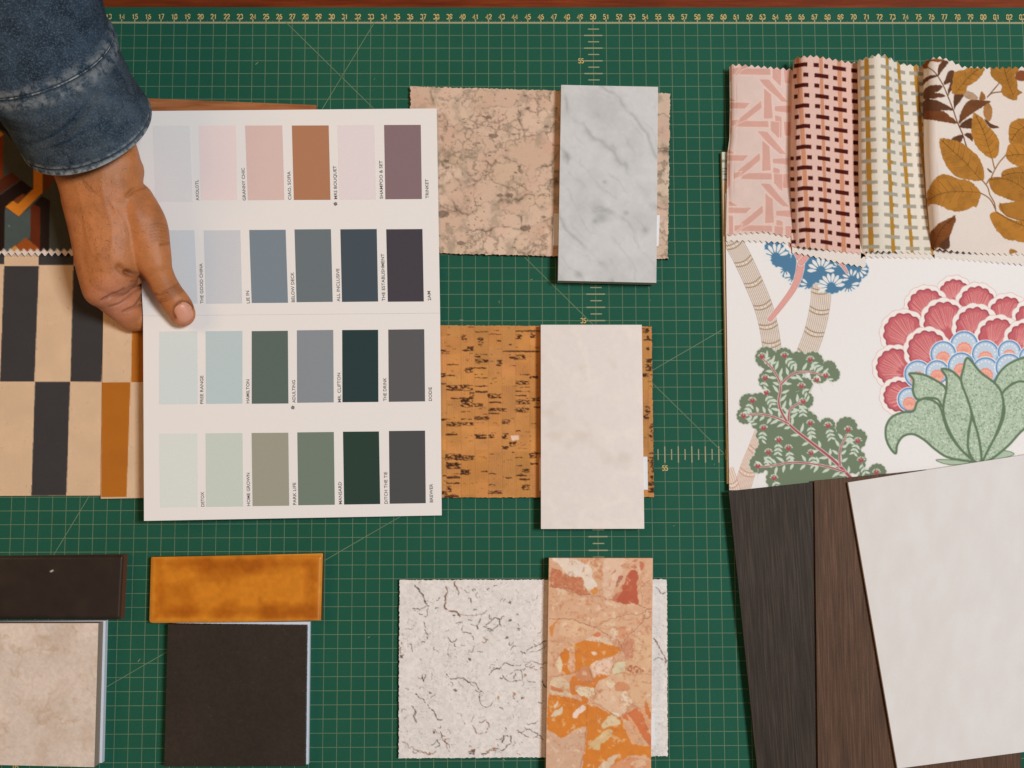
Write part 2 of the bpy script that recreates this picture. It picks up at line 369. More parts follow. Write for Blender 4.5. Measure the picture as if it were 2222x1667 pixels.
for (x, y, r) in ((1140, 208, 3), (1145, 235, 4), (1038, 311, 3), (1070, 295, 7), (1105, 424, 6), (1085, 424, 5), (1180, 471, 4), (1140, 495, 8), (968, 350, 4), (970, 365, 4), (1000, 528, 6), (960, 465, 10), (1060, 255, 5), (1185, 275, 4)):
    cv.fill(jag([(x + r * math.cos(k) * 1.6, y + r * math.sin(k) * .8) for k in np.linspace(0, 6.28, 8)[:-1]], r * .5, 3), (88, 72, 58), .55)
cv.warp(1.2, 4, 3); cv.grain(.03)
def rect_cv(name, TL, TR, BR, BL, z, cv, m, step, th, side, parent=None, rough=0):
    L_ = line(TL[0], TL[1], BL[0], BL[1]); Rr = line(TR[0], TR[1], BR[0], BR[1])
    tp = curve([(TL[0] - 5, TL[1]), (TR[0] + 5, TR[1])], rough=rough, seed=1); bt = curve([(BL[0] - 5, BL[1]), (BR[0] + 5, BR[1])], rough=rough, seed=2)
    if rough:
        rr = np.random.RandomState(5).rand(3000)
        def wig(f, s): return lambda y: f(None) if y is None else f(y) + rough * (samp(rr[None].repeat(2, 0), np.zeros_like(y), np.clip((y - 100) / 3 + s * 900, 0, 2900)) - .5)
        L_, Rr = wig(L_, 0), wig(Rr, 1)
    fl = lambda f, v: (lambda y: v if y is None else f(y))
    return grid(name, fl(L_, min(TL[0], BL[0])), fl(Rr, max(TR[0], BR[0])), fl(tp, min(TL[1], TR[1])), fl(bt, max(BL[1], BR[1])), (z if callable(z) else (lambda x, y: z)), cv, m, step, th, side, parent)
GR = 'rectangular cork sheets under the stone tiles'
o = rect_cv('cork_sheet', (891, 188), (1454, 203), (1449, 562), (886, 548), .4, cv, m_cork, 1.6, .4, (120, 80, 50), rough=3)
tag(o, 'beige and pink marbled cork sheet under the grey marble tile', 'cork sheet', GR)
# brown cork
cv = Canvas(930, 690, 1440, 1095, (196, 136, 76)); z2 = Z(920, 660, 3.191); rs = random.Random(5)
bx = [20, 115 - 30, 155, 255, 350, 445, 540, 634, 731, 805, 880, 960, 1050, 1140, 1230, 1320, 1420, 1515, 1552, 1620]
for i in range(len(bx) - 1):
    y = 120
    while y < 1400:
        h = rs.uniform(70, 330); c = np.array((194, 132, 72)) * rs.uniform(.95, 1.05) + [rs.uniform(-3, 5), 0, rs.uniform(-4, 4)]
        cv.fill(z2([(bx[i], y), (bx[i + 1], y), (bx[i + 1], y + h), (bx[i], y + h)]), c, .8)
        if rs.random() < .35:
            for k_ in range(7): xx_ = bx[i] + (k_ + .5) * 13; cv.stroke(z2([(xx_, y), (xx_ + rs.uniform(-3, 3), y + h)]), .8, (150, 92, 42), .5)
        y += h
    cv.stroke(z2([(bx[i], 100), (bx[i] + 2, 1400)]), .7, (140, 88, 42), .5)
DK = (60, 32, 16)
def dash(x0, y0, x1, y1, dens=1):
    h = max(y1 - y0, 5)
    if h < 14: cv.fill(z2(jag([(x0, y0), (x1, y0), (x1, y0 + h), (x0, y0 + h)], 5, 3, rs)), DK, .85)
    else:
        for k_ in range(int((x1 - x0) * h / 130) + 3):
            cx = rs.uniform(x0, x1); cy = rs.uniform(y0, y1); r = rs.uniform(3, 8)
            cv.fill(z2(jag([(cx - r * 1.5, cy - r * .5), (cx + r * 1.5, cy - r * .6), (cx + r, cy + r * .6), (cx - r, cy + r * .5)], 3, 2, rs)), DK, .85)
        for yy_ in (y0, y1): cv.stroke(z2(jag([(x0, yy_), (x1, yy_)], 6, 3, rs, False)), 1.0, DK, .9)
for d in ((155, 565, 340, 595), (255, 655, 340, 710), (315, 610, 345, 650), (355, 385, 440, 402), (360, 345, 440, 352), (445, 622, 535, 650), (450, 676, 535, 688), (450, 725, 575, 741), (635, 532, 730, 552), (635, 601, 730, 609), (635, 668, 730, 690), (545, 325, 805, 331),
          (635, 184, 805, 192), (738, 195, 768, 232), (155, 818, 255, 845), (255, 822, 345, 838), (150, 1042, 255, 1080), (255, 1050, 345, 1078), (155, 1110, 250, 1140), (155, 1195, 250, 1208), (155, 1235, 250, 1245), (155, 1265, 190, 1297), (150, 898, 230, 908), (355, 905, 420, 930),
          (545, 895, 580, 930), (590, 955, 635, 980), (540, 985, 580, 1002), (350, 508, 440, 514), (355, 565, 440, 571), (355, 600, 440, 612), (262, 215, 290, 245), (375, 235, 405, 280), (160, 417, 240, 424), (355, 187, 440, 194), (450, 208, 535, 213), (635, 876, 670, 884),
          (320, 440, 435, 447), (185, 650, 255, 658), (350, 778, 445, 800), (175, 330, 150, 345), (120, 320, 150, 345), (120, 480, 150, 505), (735, 1100, 790, 1112), (660, 1208, 730, 1220), (680, 1255, 730, 1285), (450, 1250, 495, 1256), (565, 1198, 610, 1205), (680, 1145, 730, 1160),
          (400, 1155, 440, 1165), (740, 1030, 805, 1036), (130, 1185, 155, 1195), (735, 500, 790, 515), (745, 650, 805, 670), (760, 708, 805, 718), (590, 366, 630, 375), (505, 390, 535, 425), (300, 295, 345, 322), (265, 318, 305, 325), (505, 250, 535, 260), (140, 1325, 240, 1338),
          (1520, 245, 1580, 252), (1535, 380, 1585, 460), (1525, 710, 1560, 790), (1565, 830, 1588, 920), (1565, 1030, 1588, 1130), (1570, 1190, 1592, 1300), (1545, 300, 1560, 316)):
    dash(*d)
for k_ in range(70):
    i = rs.randrange(1, len(bx) - 1); y = rs.uniform(150, 1310); x = bx[i] + rs.choice([0, 0, 30]); dash(x, y, min(bx[i + 1], x + rs.uniform(40, 96)), y + rs.choice([4, 6, 8, 18, 26]))
for k_ in range(520):
    i = rs.randrange(1, len(bx) - 1); x = bx[i] + rs.uniform(0, 70); y = rs.uniform(150, 1330); l = rs.uniform(8, 45) if rs.random() < .5 else rs.uniform(3, 8)
    cv.fill(z2(jag([(x, y), (x + l, y - 1), (x + l, y + rs.uniform(2, 6)), (x, y + 3)], 4, 2, rs)), DK, rs.uniform(.3, .8))
cv.fill(z2([(600, 912), (655, 908), (660, 940), (610, 945)]), (225, 190, 165))
cv.tone(.08, 30, 3, 4); cv.warp(.8, 3, 8); cv.grain(.035)
o = rect_cv('cork_sheet', (940, 706), (1414, 709), (1419, 1079), (944, 1080), .4, cv, m_cork, 1.5, .4, (120, 70, 32), rough=1.6)
tag(o, 'orange brown cork sheet with dark dashes under the plain cream tile', 'cork sheet', GR)
# white cork
cv = Canvas(855, 1245, 1465, 1660, (223, 212, 204)); z3 = Z(840, 1180, 3.406); H, Wd = cv.H, cv.W; rs = random.Random(9)
n1 = fbm(H, Wd, 5, 2, 3); sp = np.clip((n1 - .66) * 8, 0, 1) * np.clip((fbm(H, Wd, 60, 2, 4) - .35) * 4, 0, 1)
cv.a += (np.array((150, 142, 132)) - cv.a) * (sp * .4)[..., None]
cv.tone(.02, 40, 3, 6); cv.tone(.05, 6, 2, 16)
def vein(pts, w=1.5, col=(78, 66, 58), al=.8): 
    p = jag(z3(pts), 5.0, 4, rs, False)
    for a_ in range(0, len(p) - 3, 3):
        if rs.random() < .8: cv.stroke(p[a_:a_ + 4], w * rs.uniform(.45, 1.5), col, al * rs.uniform(.6, 1.1))
    for q in p[::2]:
        if rs.random() < .55: cv.fill([(q[0] + rs.uniform(-1, 1) * w * 1.2, q[1] + rs.uniform(-1, 1) * w * 1.2) for _ in range(5)], col, al * rs.uniform(.4, 1))
for v, w_ in (([(205, 310), (245, 360), (275, 420), (310, 460)], 2.4), ([(435, 300), (432, 380), (425, 450), (440, 490), (520, 510), (540, 540)], 2.6), ([(500, 280), (515, 330), (530, 380)], 2.2),
              ([(190, 480), (240, 520), (290, 545), (300, 460), (240, 490), (190, 480)], 1.5), ([(520, 530), (700, 520), (740, 490)], 1.2), ([(510, 590), (660, 605), (670, 630), (690, 560), (700, 525)], 1.6), ([(560, 600), (555, 655), (620, 665), (640, 710)], 1.3),
              ([(700, 610), (760, 650), (840, 605), (835, 560), (790, 550), (730, 600), (780, 640)], 1.8), ([(270, 580), (280, 640), (300, 710)], 1.4), ([(450, 690), (480, 730), (520, 700)], 1.4), ([(470, 740), (460, 840)], .8),
              ([(755, 970), (790, 930), (850, 900), (870, 880), (930, 900), (1000, 890)], 1.6), ([(870, 990), (930, 1020), (1000, 1010), (990, 930), (940, 940), (880, 990)], 1.2), ([(435, 960), (470, 1000), (520, 990), (600, 1020), (680, 1100), (700, 1090), (650, 1030), (560, 1000)], 1.5),
              ([(685, 1110), (690, 1180), (740, 1210), (780, 1170)], 1.3), ([(215, 1110), (270, 1150), (310, 1210), (350, 1240), (375, 1300), (410, 1300)], 2.0), ([(180, 1200), (200, 1290), (220, 1320), (210, 1240), (190, 1200)], 1.3),
              ([(640, 1280), (620, 1330), (660, 1400), (720, 1400), (755, 1350), (730, 1300), (680, 1320)], 1.6), ([(395, 1390), (410, 1450), (460, 1540), (440, 1480), (400, 1400)], 1.5), ([(90, 1460), (160, 1500), (250, 1530), (320, 1560), (240, 1540), (150, 1500)], 1.4),
              ([(960, 1380), (1020, 1420), (1160, 1450)], 1.6), ([(960, 1400), (1050, 1370), (1100, 1400), (1150, 1450)], 1.4), ([(700, 1555), (760, 1520), (850, 1530), (915, 1480), (915, 1420), (860, 1420), (850, 1470)], 1.8), ([(600, 1540), (650, 1520), (640, 1555), (610, 1550)], 2),
              ([(1030, 800), (1080, 760), (1160, 720), (1185, 720)], 1.6), ([(1040, 810), (1120, 790), (1180, 740)], 1.1), ([(1020, 895), (1060, 865), (1140, 890), (1185, 880)], 1.4), ([(1020, 900), (1090, 930), (1160, 910)], 1.3), ([(330, 1490), (370, 1450), (390, 1480), (350, 1510)], 1.5),
              ([(1970, 700), (2010, 760), (2050, 830), (2060, 900)], 2.4), ([(1985, 320), (2030, 370), (2060, 360)], 1.4), ([(1970, 860), (2000, 840), (2040, 860)], 1), ([(260, 970), (270, 1020), (290, 960)], 1.8), ([(110, 730), (105, 830), (130, 820)], 1.6), ([(1150, 1000), (1165, 1060), (1190, 1050)], 2)):
    vein(v, w_, (68, 58, 50) if rs.random() < .75 else (120, 84, 68))
for (x, y, c) in ((820, 1140, (170, 115, 65)), (940, 1115, (165, 105, 75)), (1000, 1140, (90, 60, 50)), (740, 1540, (175, 100, 70)), (790, 1520, (185, 115, 80)), (630, 1535, (130, 75, 55)), (1020, 975, (160, 110, 90)), (495, 535, (60, 55, 45)), (905, 435, (70, 60, 50)), (905, 570, (80, 70, 60)), (975, 630, (75, 65, 58)), (880, 700, (95, 85, 75)), (960, 520, (130, 120, 108)), (610, 857, (90, 60, 50)), (345, 1390, (80, 60, 50)), (510, 1085, (90, 75, 65)), (320, 1105, (90, 75, 65)), (110, 835, (70, 55, 48))):
    for k_ in range(5):
        a = rs.uniform(0, 6.28); r = rs.uniform(0, 12); cx, cy = x + r * math.cos(a), y + r * math.sin(a); q = rs.uniform(4, 11)
        cv.fill(z3(jag([(cx - q, cy - q * .6), (cx + q, cy - q * .5), (cx + q * .8, cy + q * .6), (cx - q * .7, cy + q * .5)], 5, 3, rs)), c, .55)
for k_ in range(90):
    x, y = rs.uniform(105, 1150), rs.uniform(290, 1570); a = rs.uniform(0, 6.28); q = [(x, y)]
    for _ in range(rs.randrange(2, 6)): a += rs.uniform(-1.3, 1.3); x += math.cos(a) * rs.uniform(6, 18); y += math.sin(a) * rs.uniform(6, 18); q.append((x, y))
    vein(q, rs.uniform(.7, 1.5), rs.choice([(84, 74, 66), (120, 104, 92), (140, 100, 80)]), rs.uniform(.5, .85))
for k_ in range(420):
    x = rs.uniform(868, 1448); y = rs.uniform(1262, 1642); l = rs.uniform(.8, 4); a = rs.uniform(-.9, .9) + 1.2
    cv.stroke([(x, y), (x + l * math.cos(a), y + l * math.sin(a))], rs.uniform(.5, 1.6), (110, 98, 88), rs.uniform(.25, .75))
cv.warp(1.0, 3, 8); cv.grain(.03)
o = rect_cv('cork_sheet', (867, 1259), (1447, 1257), (1449, 1641), (865, 1646), .35, cv, m_cork, 1.5, .35, (105, 82, 66), rough=2.2)
tag(o, 'white cork sheet with dark squiggly veins under the orange breccia tile', 'cork sheet', GR)
# carrara marble
cv = Canvas(1200, 175, 1440, 625, (200, 196, 192)); H, Wd = cv.H, cv.W
Yg, Xg = np.mgrid[0:H, 0:Wd].astype(float); wy = (fbm(H, Wd, 160, 5, 61) - .5) * 130; wx = (fbm(H, Wd, 160, 5, 71) - .5) * 130
u = (Yg + wy) * .62 - (Xg + wx) * .78; v = np.abs(((u / 170) % 1) - .5) * 2; v2 = np.abs(((u / 63 + .3 * fbm(H, Wd, 90, 3, 6)) % 1) - .5) * 2
vn = np.clip((v - .55) / .45, 0, 1) ** 3.5 * np.clip((fbm(H, Wd, 100, 3, 81) - .36) * 4, 0, 1); vf = np.clip((v2 - .6) / .4, 0, 1) ** 3 * np.clip((fbm(H, Wd, 70, 3, 83) - .45) * 5, 0, 1); cl = np.clip((fbm(H, Wd, 120, 5, 91) - .42) * 3, 0, 1)
cv.a += (np.array((176, 172, 168)) - cv.a) * (cl * .5)[..., None]; cv.a += (np.array((142, 140, 136)) - cv.a) * (vn * .5 + vf * .22)[..., None]
for (x, y, r) in ((1229, 339, 9), (1291, 480, 6), (1305, 472, 14), (1400, 500, 8), (1358, 462, 6), (1312, 395, 5), (1256, 596, 10)):
    g = np.exp(-(((Xg / 2 + 1200 - x) ** 2 + (Yg / 2 + 175 - y) ** 2 * 1.3) / (r * r))); cv.a += (np.array((120, 118, 114)) - cv.a) * (g * .35)[..., None]
cv.tone(.02, 8, 2, 5)
def tile(cv, pts, z, th, side, label, st=1.8, mi=m_stone, name='stone_tile', grp='rectangular stone tiles laid over the cork sheets'):
    o = rect_cv(name, *pts, z, cv, mi, st, th, side); tag(o, label, 'tile', grp); return o
T1 = tile(cv, ((1217.9, 184.3), (1428, 189), (1424.2, 614), (1211, 609)), 1.35, .9, (205, 188, 172), 'grey white veined marble tile lying across the beige cork sheet')
slab('backing_strip', [(1202, 463), (1432, 467), (1429, 535), (1199, 533)], .5, .1, m_white, T1, bev=.02)
# cream tile
cv = Canvas(1160, 695, 1410, 1160, (221, 207, 198), 1); H, Wd = cv.H, cv.W
rdg = 1 - np.abs(fbm(H, Wd, 70, 4, 12) - .5) * 9; cv.a += (np.array((232, 216, 202)) - cv.a) * (np.clip(rdg, 0, 1) * .5 * np.clip((fbm(H, Wd, 60, 2, 7) - .3) * 3, 0, 1))[..., None]
bl = np.clip((fbm(H, Wd, 50, 3, 41) - .6) * 6, 0, 1); cv.a += (np.array((204, 188, 172)) - cv.a) * (bl * .5)[..., None]; cv.tone(.012, 8, 2, 3)
T2 = tile(cv, ((1173.5, 705), (1392.5, 705), (1398, 1147.5), (1174, 1148)), 1.15, .7, (205, 182, 165), 'plain pale cream stone tile lying across the orange brown cork sheet', 2.5)
slab('backing_strip', [(1171, 994), (1405, 991), (1406, 1063), (1171, 1065)], .5, .1, m_white, T2, bev=.02)
# breccia
cv = Canvas(1178, 1200, 1425, 1690, (214, 166, 130)); A = Z(1170, 1190, 6.914); B = Z(1170, 1410, 6.454); rs = random.Random(3)
H, Wd = cv.H, cv.W; cv.tone(.05, 40, 3, 2, (.5, 1, 1.4))
def pf(T, pts, c, al=1, mod=None, am=2.2, ed=None):
    p = jag(smo(T(pts), 3), am, 2, rs); cv.fill(p, c, al, mod)
    if ed: cv.stroke(p, .9, ed, .5, closed=True)
spk = np.clip((fbm(H, Wd, 7, 2, 30) - .3) * 3, 0, 1)
WH = (226, 208, 190)
pf(A, [(200, 145), (290, 230), (340, 300), (450, 410), (560, 420), (660, 440), (680, 560), (760, 640), (850, 600), (880, 560), (820, 480), (790, 400), (790, 290), (620, 220), (500, 145)], WH, .9)
pf(A, [(190, 310), (230, 300), (320, 340), (400, 390), (470, 430), (580, 430), (650, 450), (670, 560), (760, 690), (700, 700), (560, 670), (430, 610), (170, 560)], (188, 108, 72), 1, spk * .4 + .6, ed=(160, 110, 70))
pf(A, [(590, 150), (900, 145), (960, 200), (970, 330), (930, 480), (860, 460), (810, 370), (850, 290), (740, 240), (640, 200)], (196, 128, 88), 1, spk * .8)
pf(A, [(980, 180), (1300, 160), (1200, 420), (1120, 640), (1080, 770), (960, 700), (960, 400)], (222, 184, 156), .8)
pf(A, [(1350, 360), (1410, 330), (1470, 360), (1475, 600), (1490, 840), (1410, 820), (1300, 840), (1160, 790), (1190, 720), (1240, 640), (1250, 570), (1310, 430)], (184, 86, 56), 1, ed=(210, 140, 110))
for q, c in (([(1140, 560), (1190, 420), (1240, 400), (1250, 430), (1180, 560)], (176, 106, 82)), ([(1080, 390), (1140, 320), (1150, 335), (1100, 395)], (176, 110, 86)), ([(1505, 200), (1560, 220), (1582, 270), (1550, 332), (1520, 290)], (196, 110, 76)), ([(1100, 770), (1180, 660), (1225, 650), (1150, 785)], (188, 110, 80)),
             ([(1380, 280), (1450, 250), (1470, 300), (1400, 300)], (190, 115, 85)), ([(1380, 190), (1470, 165), (1440, 210)], (196, 120, 95)), ([(1225, 590), (1330, 420), (1300, 500), (1240, 590)], (186, 100, 70)), ([(770, 640), (820, 590), (870, 600), (850, 680), (830, 700)], (212, 134, 60)),
             ([(170, 1180), (260, 1090), (300, 1080), (230, 1160), (200, 1340), (165, 1280)], (212, 130, 62)), ([(800, 1310), (860, 1260), (930, 1280), (900, 1330)], (212, 118, 78)), ([(1200, 1180), (1330, 1190), (1420, 1220), (1300, 1330), (1200, 1350)], (212, 148, 110)), ([(1250, 1480), (1340, 1350), (1480, 1400), (1440, 1500), (1400, 1650), (1280, 1600)], (204, 140, 106)),
             ([(660, 1440), (760, 1400), (1030, 1480), (1080, 1560), (900, 1560), (700, 1500)], (206, 144, 112)), ([(1060, 1250), (1110, 1200), (1180, 1220), (1180, 1300), (1100, 1300)], (222, 194, 160)), ([(780, 1330), (960, 1330), (1100, 1380), (1060, 1470), (900, 1450), (720, 1390)], (220, 190, 160)), ([(350, 1090), (520, 1100), (780, 1200), (700, 1300), (400, 1330), (300, 1250)], (222, 178, 140))):
    pf(A, q, c, .95)
OR = (212, 124, 44)
pf(B, [(500, -80), (700, -120), (1080, -40), (1140, 0), (1030, 90), (880, 130), (760, 180), (690, 240), (560, 270), (500, 330), (380, 340), (320, 330), (330, 180), (300, 50)], OR)
pf(B, [(400, -30), (490, -30), (500, 100), (500, 300), (440, 320), (390, 220), (420, 120)], (218, 164, 124))
pf(B, [(430, 440), (540, 330), (760, 400), (820, 340), (960, 370), (830, 440), (770, 540), (520, 500), (520, 600), (700, 700), (620, 760), (560, 640), (440, 620)], (210, 122, 52))
pf(B, [(130, 660), (200, 640), (420, 670), (640, 740), (1000, 890), (1140, 960), (1180, 1060), (1250, 1220), (1330, 1330), (1600, 1370), (1600, 1560), (1500, 1500), (1300, 1480), (1100, 1600), (990, 1800), (540, 1800), (640, 1400), (660, 1080), (450, 1150), (330, 1230), (120, 1150)], OR)
pf(B, [(90, 1160), (330, 1240), (560, 1130), (660, 1080), (650, 1250), (610, 1480), (550, 1800), (60, 1800)], (208, 166, 136))
pf(B, [(1050, 340), (1200, 160), (1330, 170), (1330, -150), (1640, -150), (1640, 720), (1560, 880), (1480, 720), (1420, 820), (1330, 760), (1260, 650), (1280, 520), (1130, 440)], (216, 172, 132))
for q, c in (([(720, 240), (760, 180), (1000, 100), (1040, 110), (1030, 200), (990, 340), (920, 350), (830, 330), (780, 400), (730, 320)], (230, 194, 168)), ([(1040, 340), (1040, 220), (1080, 170), (1200, 170), (1210, 240), (1180, 320)], (212, 194, 158)), ([(520, 560), (560, 530), (740, 530), (775, 600), (740, 660), (600, 650), (540, 610)], (226, 206, 172)),
             ([(465, 900), (520, 840), (600, 775), (660, 800), (640, 860), (560, 900), (530, 960), (470, 950)], (236, 208, 192)), ([(205, 800), (240, 730), (270, 730), (230, 812)], (226, 200, 170)), ([(155, 930), (230, 860), (330, 800), (330, 880), (290, 920)], (216, 196, 166)), ([(870, 1050), (900, 1000), (1000, 905), (1100, 960), (1140, 1040), (1050, 1070), (950, 1080), (890, 1110)], (216, 192, 152)),
             ([(700, 1350), (720, 1300), (820, 1220), (900, 1140), (1020, 1120), (1010, 1200), (950, 1280), (860, 1330), (840, 1400), (720, 1390)], (214, 180, 130)), ([(820, 1680), (880, 1600), (1000, 1500), (1100, 1470), (1080, 1530), (960, 1680)], (214, 186, 156)), ([(140, 480), (160, 420), (300, 370), (420, 470), (410, 540), (320, 570), (440, 600), (430, 650), (180, 630), (140, 560)], (216, 186, 152)),
             ([(780, 640), (840, 560), (820, 450), (900, 420), (1060, 430), (1100, 560), (1240, 560), (1250, 640), (1320, 740), (1240, 850), (1140, 950), (1100, 880), (1000, 880), (880, 780), (780, 740)], (220, 180, 146)), ([(930, 470), (990, 410), (1060, 450), (1050, 530), (970, 540)], (228, 200, 168)), ([(1130, 700), (1180, 580), (1240, 600), (1310, 740), (1200, 800)], (228, 200, 170)),
             ([(1240, 880), (1410, 820), (1480, 1000), (1560, 1180), (1570, 1370), (1420, 1200), (1330, 1030), (1160, 970)], (206, 112, 64)), ([(520, 360), (560, 270), (690, 240), (750, 440), (620, 450), (550, 400)], (202, 134, 92)), ([(1060, 560), (1120, 440), (1280, 520), (1200, 570)], (208, 140, 96)), ([(240, 150), (300, 110), (330, 230), (290, 330), (250, 260)], (224, 198, 164)), ([(730, 30), (790, 30), (810, 60), (760, 70)], (232, 206, 180)),
             ([(1230, 900), (1290, 960), (1440, 1200), (1390, 1180), (1280, 1040)], (226, 160, 116)), ([(1170, 1080), (1200, 1030), (1400, 1330), (1340, 1310), (1240, 1180)], (220, 160, 116)), ([(1420, 840), (1460, 860), (1560, 1060), (1540, 1100)], (224, 158, 112)), ([(1000, 1680), (1060, 1600), (1280, 1500), (1500, 1560), (1600, 1580), (1600, 1700)], (214, 146, 104)), ([(1280, 1590), (1420, 1530), (1500, 1600), (1420, 1680)], (222, 176, 142)), ([(1010, 890), (1060, 880), (1120, 900), (1100, 950)], (232, 206, 184)),
             ([(1480, 720), (1510, 760), (1570, 900), (1560, 980), (1500, 900)], (208, 116, 56)), ([(150, 540), (190, 515), (330, 560), (320, 600), (180, 570)], (200, 120, 76))):
    pf(B, q, c, .95, ed=(196, 140, 96))
pf(B, [(1200, 260), (1290, 220), (1380, 240), (1470, 300), (1350, 330), (1260, 300)], (176, 102, 70), 1, spk)
CR = (150, 88, 58)
for T, q, w_ in ((A, [(150, 570), (350, 600), (480, 650), (620, 700), (780, 700)], 1.2), (A, [(860, 710), (960, 730), (1080, 775), (1200, 810), (1300, 840), (1410, 820), (1520, 860), (1620, 910), (1700, 910)], 1.0), (A, [(150, 1060), (260, 1060), (360, 1050), (520, 1070), (680, 1130), (820, 1180), (870, 1200), (960, 1270), (1060, 1310), (1160, 1370), (1230, 1440), (1240, 1560)], 1.3),
                 (A, [(840, 1170), (960, 1100), (1100, 1050), (1300, 990), (1400, 980), (1450, 1005), (1560, 960), (1680, 910)], 1.1), (A, [(1240, 1450), (1280, 1370), (1360, 1280), (1460, 1200), (1540, 1120), (1570, 1020), (1600, 940)], 1.2), (A, [(1580, 1050), (1600, 970), (1670, 960), (1640, 1050), (1580, 1060)], 1.4), (A, [(1540, 850), (1580, 560), (1660, 480)], .7), (A, [(840, 1170), (1000, 1210), (1100, 1180), (1300, 1180), (1420, 1200)], .6),
                 (B, [(680, 760), (670, 1000), (650, 1250), (580, 1659)], .9), (B, [(1000, 890), (1130, 960), (1330, 770), (1400, 810)], .9), (B, [(1040, 110), (1000, 340)], .8), (B, [(690, 240), (770, 440), (640, 455)], .9), (B, [(150, 380), (320, 350), (500, 340), (560, 270)], .8), (B, [(770, 560), (790, 640), (760, 720)], .7), (B, [(1050, 350), (1250, 330), (1580, 350)], .6), (B, [(640, 740), (800, 760), (1000, 890)], .7)):
    cv.stroke(jag(T(q), 1.6, 3, rs, False), w_, CR, .8)
for k_ in range(260):
    x = rs.uniform(1188, 1415); y = rs.uniform(1210, 1665); r = rs.uniform(.5, 1.5); cv.fill([(x - r, y), (x, y - r), (x + r, y), (x, y + r)], rs.choice([(180, 110, 75), (232, 200, 170), (200, 130, 90)]), rs.uniform(.2, .7))
H, Wd = cv.H, cv.W; lum = cv.a.copy()
m1 = np.clip(1 - np.abs(fbm(H, Wd, 34, 5, 301, .6) - .5) * 20, 0, 1) * np.clip((fbm(H, Wd, 60, 2, 303) - .45) * 5, 0, 1); cv.a += (np.array((168, 96, 62)) - cv.a) * (m1 * .5)[..., None]
m2_ = np.clip((fbm(H, Wd, 22, 5, 311, .6) - .62) * 9, 0, 1); cv.a += (np.array((230, 202, 172)) - cv.a) * (m2_ * .55)[..., None]
m3_ = np.clip((fbm(H, Wd, 16, 4, 321, .6) - .64) * 9, 0, 1); cv.a += (np.array((190, 116, 74)) - cv.a) * (m3_ * .5)[..., None]
cv.warp(2.4, 9, 8); cv.warp(1.0, 3, 18); cv.tone(.05, 12, 4, 9, (.6, 1, 1.2)); cv.grain(.02)
T3 = tile(cv, ((1191.5, 1211), (1416.5, 1211.5), (1412.5, 1684), (1184.5, 1684)), 1.15, .75, (214, 170, 135), 'orange and peach breccia tile lying across the white veined cork sheet', 1.3)
slab('backing_strip', [(1186, 1550), (1421, 1546), (1422, 1618), (1186, 1620)], .48, .1, m_white, T3, bev=.02)
# ================================================================ lower left tiles
m_board = mat('white_board', (214, 214, 220), rough=.6, grain=.02)
b1 = slab('sample_board', [(-60, 1349), (229, 1347), (221, 1656), (-60, 1652)], .5, .5, m_board, bev=.03)
tag(b1, 'white foam board under the beige stone tile at the left edge', 'board', 'white boards under the square tiles')
b2 = slab('sample_board', [(374, 1352), (672.5, 1349), (669, 1659), (368, 1659)], .4, .4, m_board, bev=.03)
tag(b2, 'white foam board under the dark brown square tile', 'board', 'white boards under the square tiles')
cv = Canvas(-60, 1340, 225, 1680, (214, 194, 178)); H, Wd = cv.H, cv.W
cv.tone(.06, 90, 4, 5); bl = np.clip((fbm(H, Wd, 100, 4, 17) - .52) * 5, 0, 1); cv.a += (np.array((192, 166, 144)) - cv.a) * (bl * .4)[..., None]
rdg = np.clip(1 - np.abs(fbm(H, Wd, 60, 4, 19) - .5) * 14, 0, 1) * np.clip((fbm(H, Wd, 50, 2, 23) - .45) * 5, 0, 1); cv.a += (np.array((176, 144, 112)) - cv.a) * (rdg * .4)[..., None]
cv.tone(.05, 5, 2, 29); cv.grain(.02)
o = rect_cv('stone_tile', (-55, 1353), (213.5, 1352.5), (204.5, 1665), (-55, 1659), 1.45, cv, mat('honed_stone', attr=True, rough=.7, bump=('noise', 900, .25), grain=.05), 2, .95, (158, 138, 122))
tag(o, 'beige mottled square stone tile below the dark glazed tile', 'tile')
cv = Canvas(345, 1345, 680, 1675, (51, 42, 35)); cv.tone(.10, 70, 4, 3); cv.tone(.08, 6, 2, 9); cv.grain(.07)
for k_ in range(70):
    x, y = R_.uniform(362, 660), R_.uniform(1360, 1660); r = R_.uniform(.4, .9); cv.fill([(x - r, y), (x, y - r), (x + r * R_.uniform(1, 2.5), y), (x, y + r)], (150, 140, 128), R_.uniform(.15, .6))
for k_ in range(10):
    x, y = R_.uniform(370, 640), R_.uniform(1370, 1650); cv.stroke(jag([(x, y), (x + R_.uniform(-14, 14), y + R_.uniform(-6, 6))], 2, 2, R_, False), .6, (110, 100, 90), .3)
m_darksq = mat('dark_tile', attr=True, rough=.5, bump=('noise', 1500, .3), grain=.10, gscale=900, spec=.15)
o = rect_cv('ceramic_tile', (364.5, 1355), (664.5, 1358), (661, 1663), (356.5, 1664), 1.0, cv, m_darksq, 1.8, .6, (60, 50, 42), rough=.6)
tag(o, 'matt dark brown square tile below the amber glazed tile', 'tile')
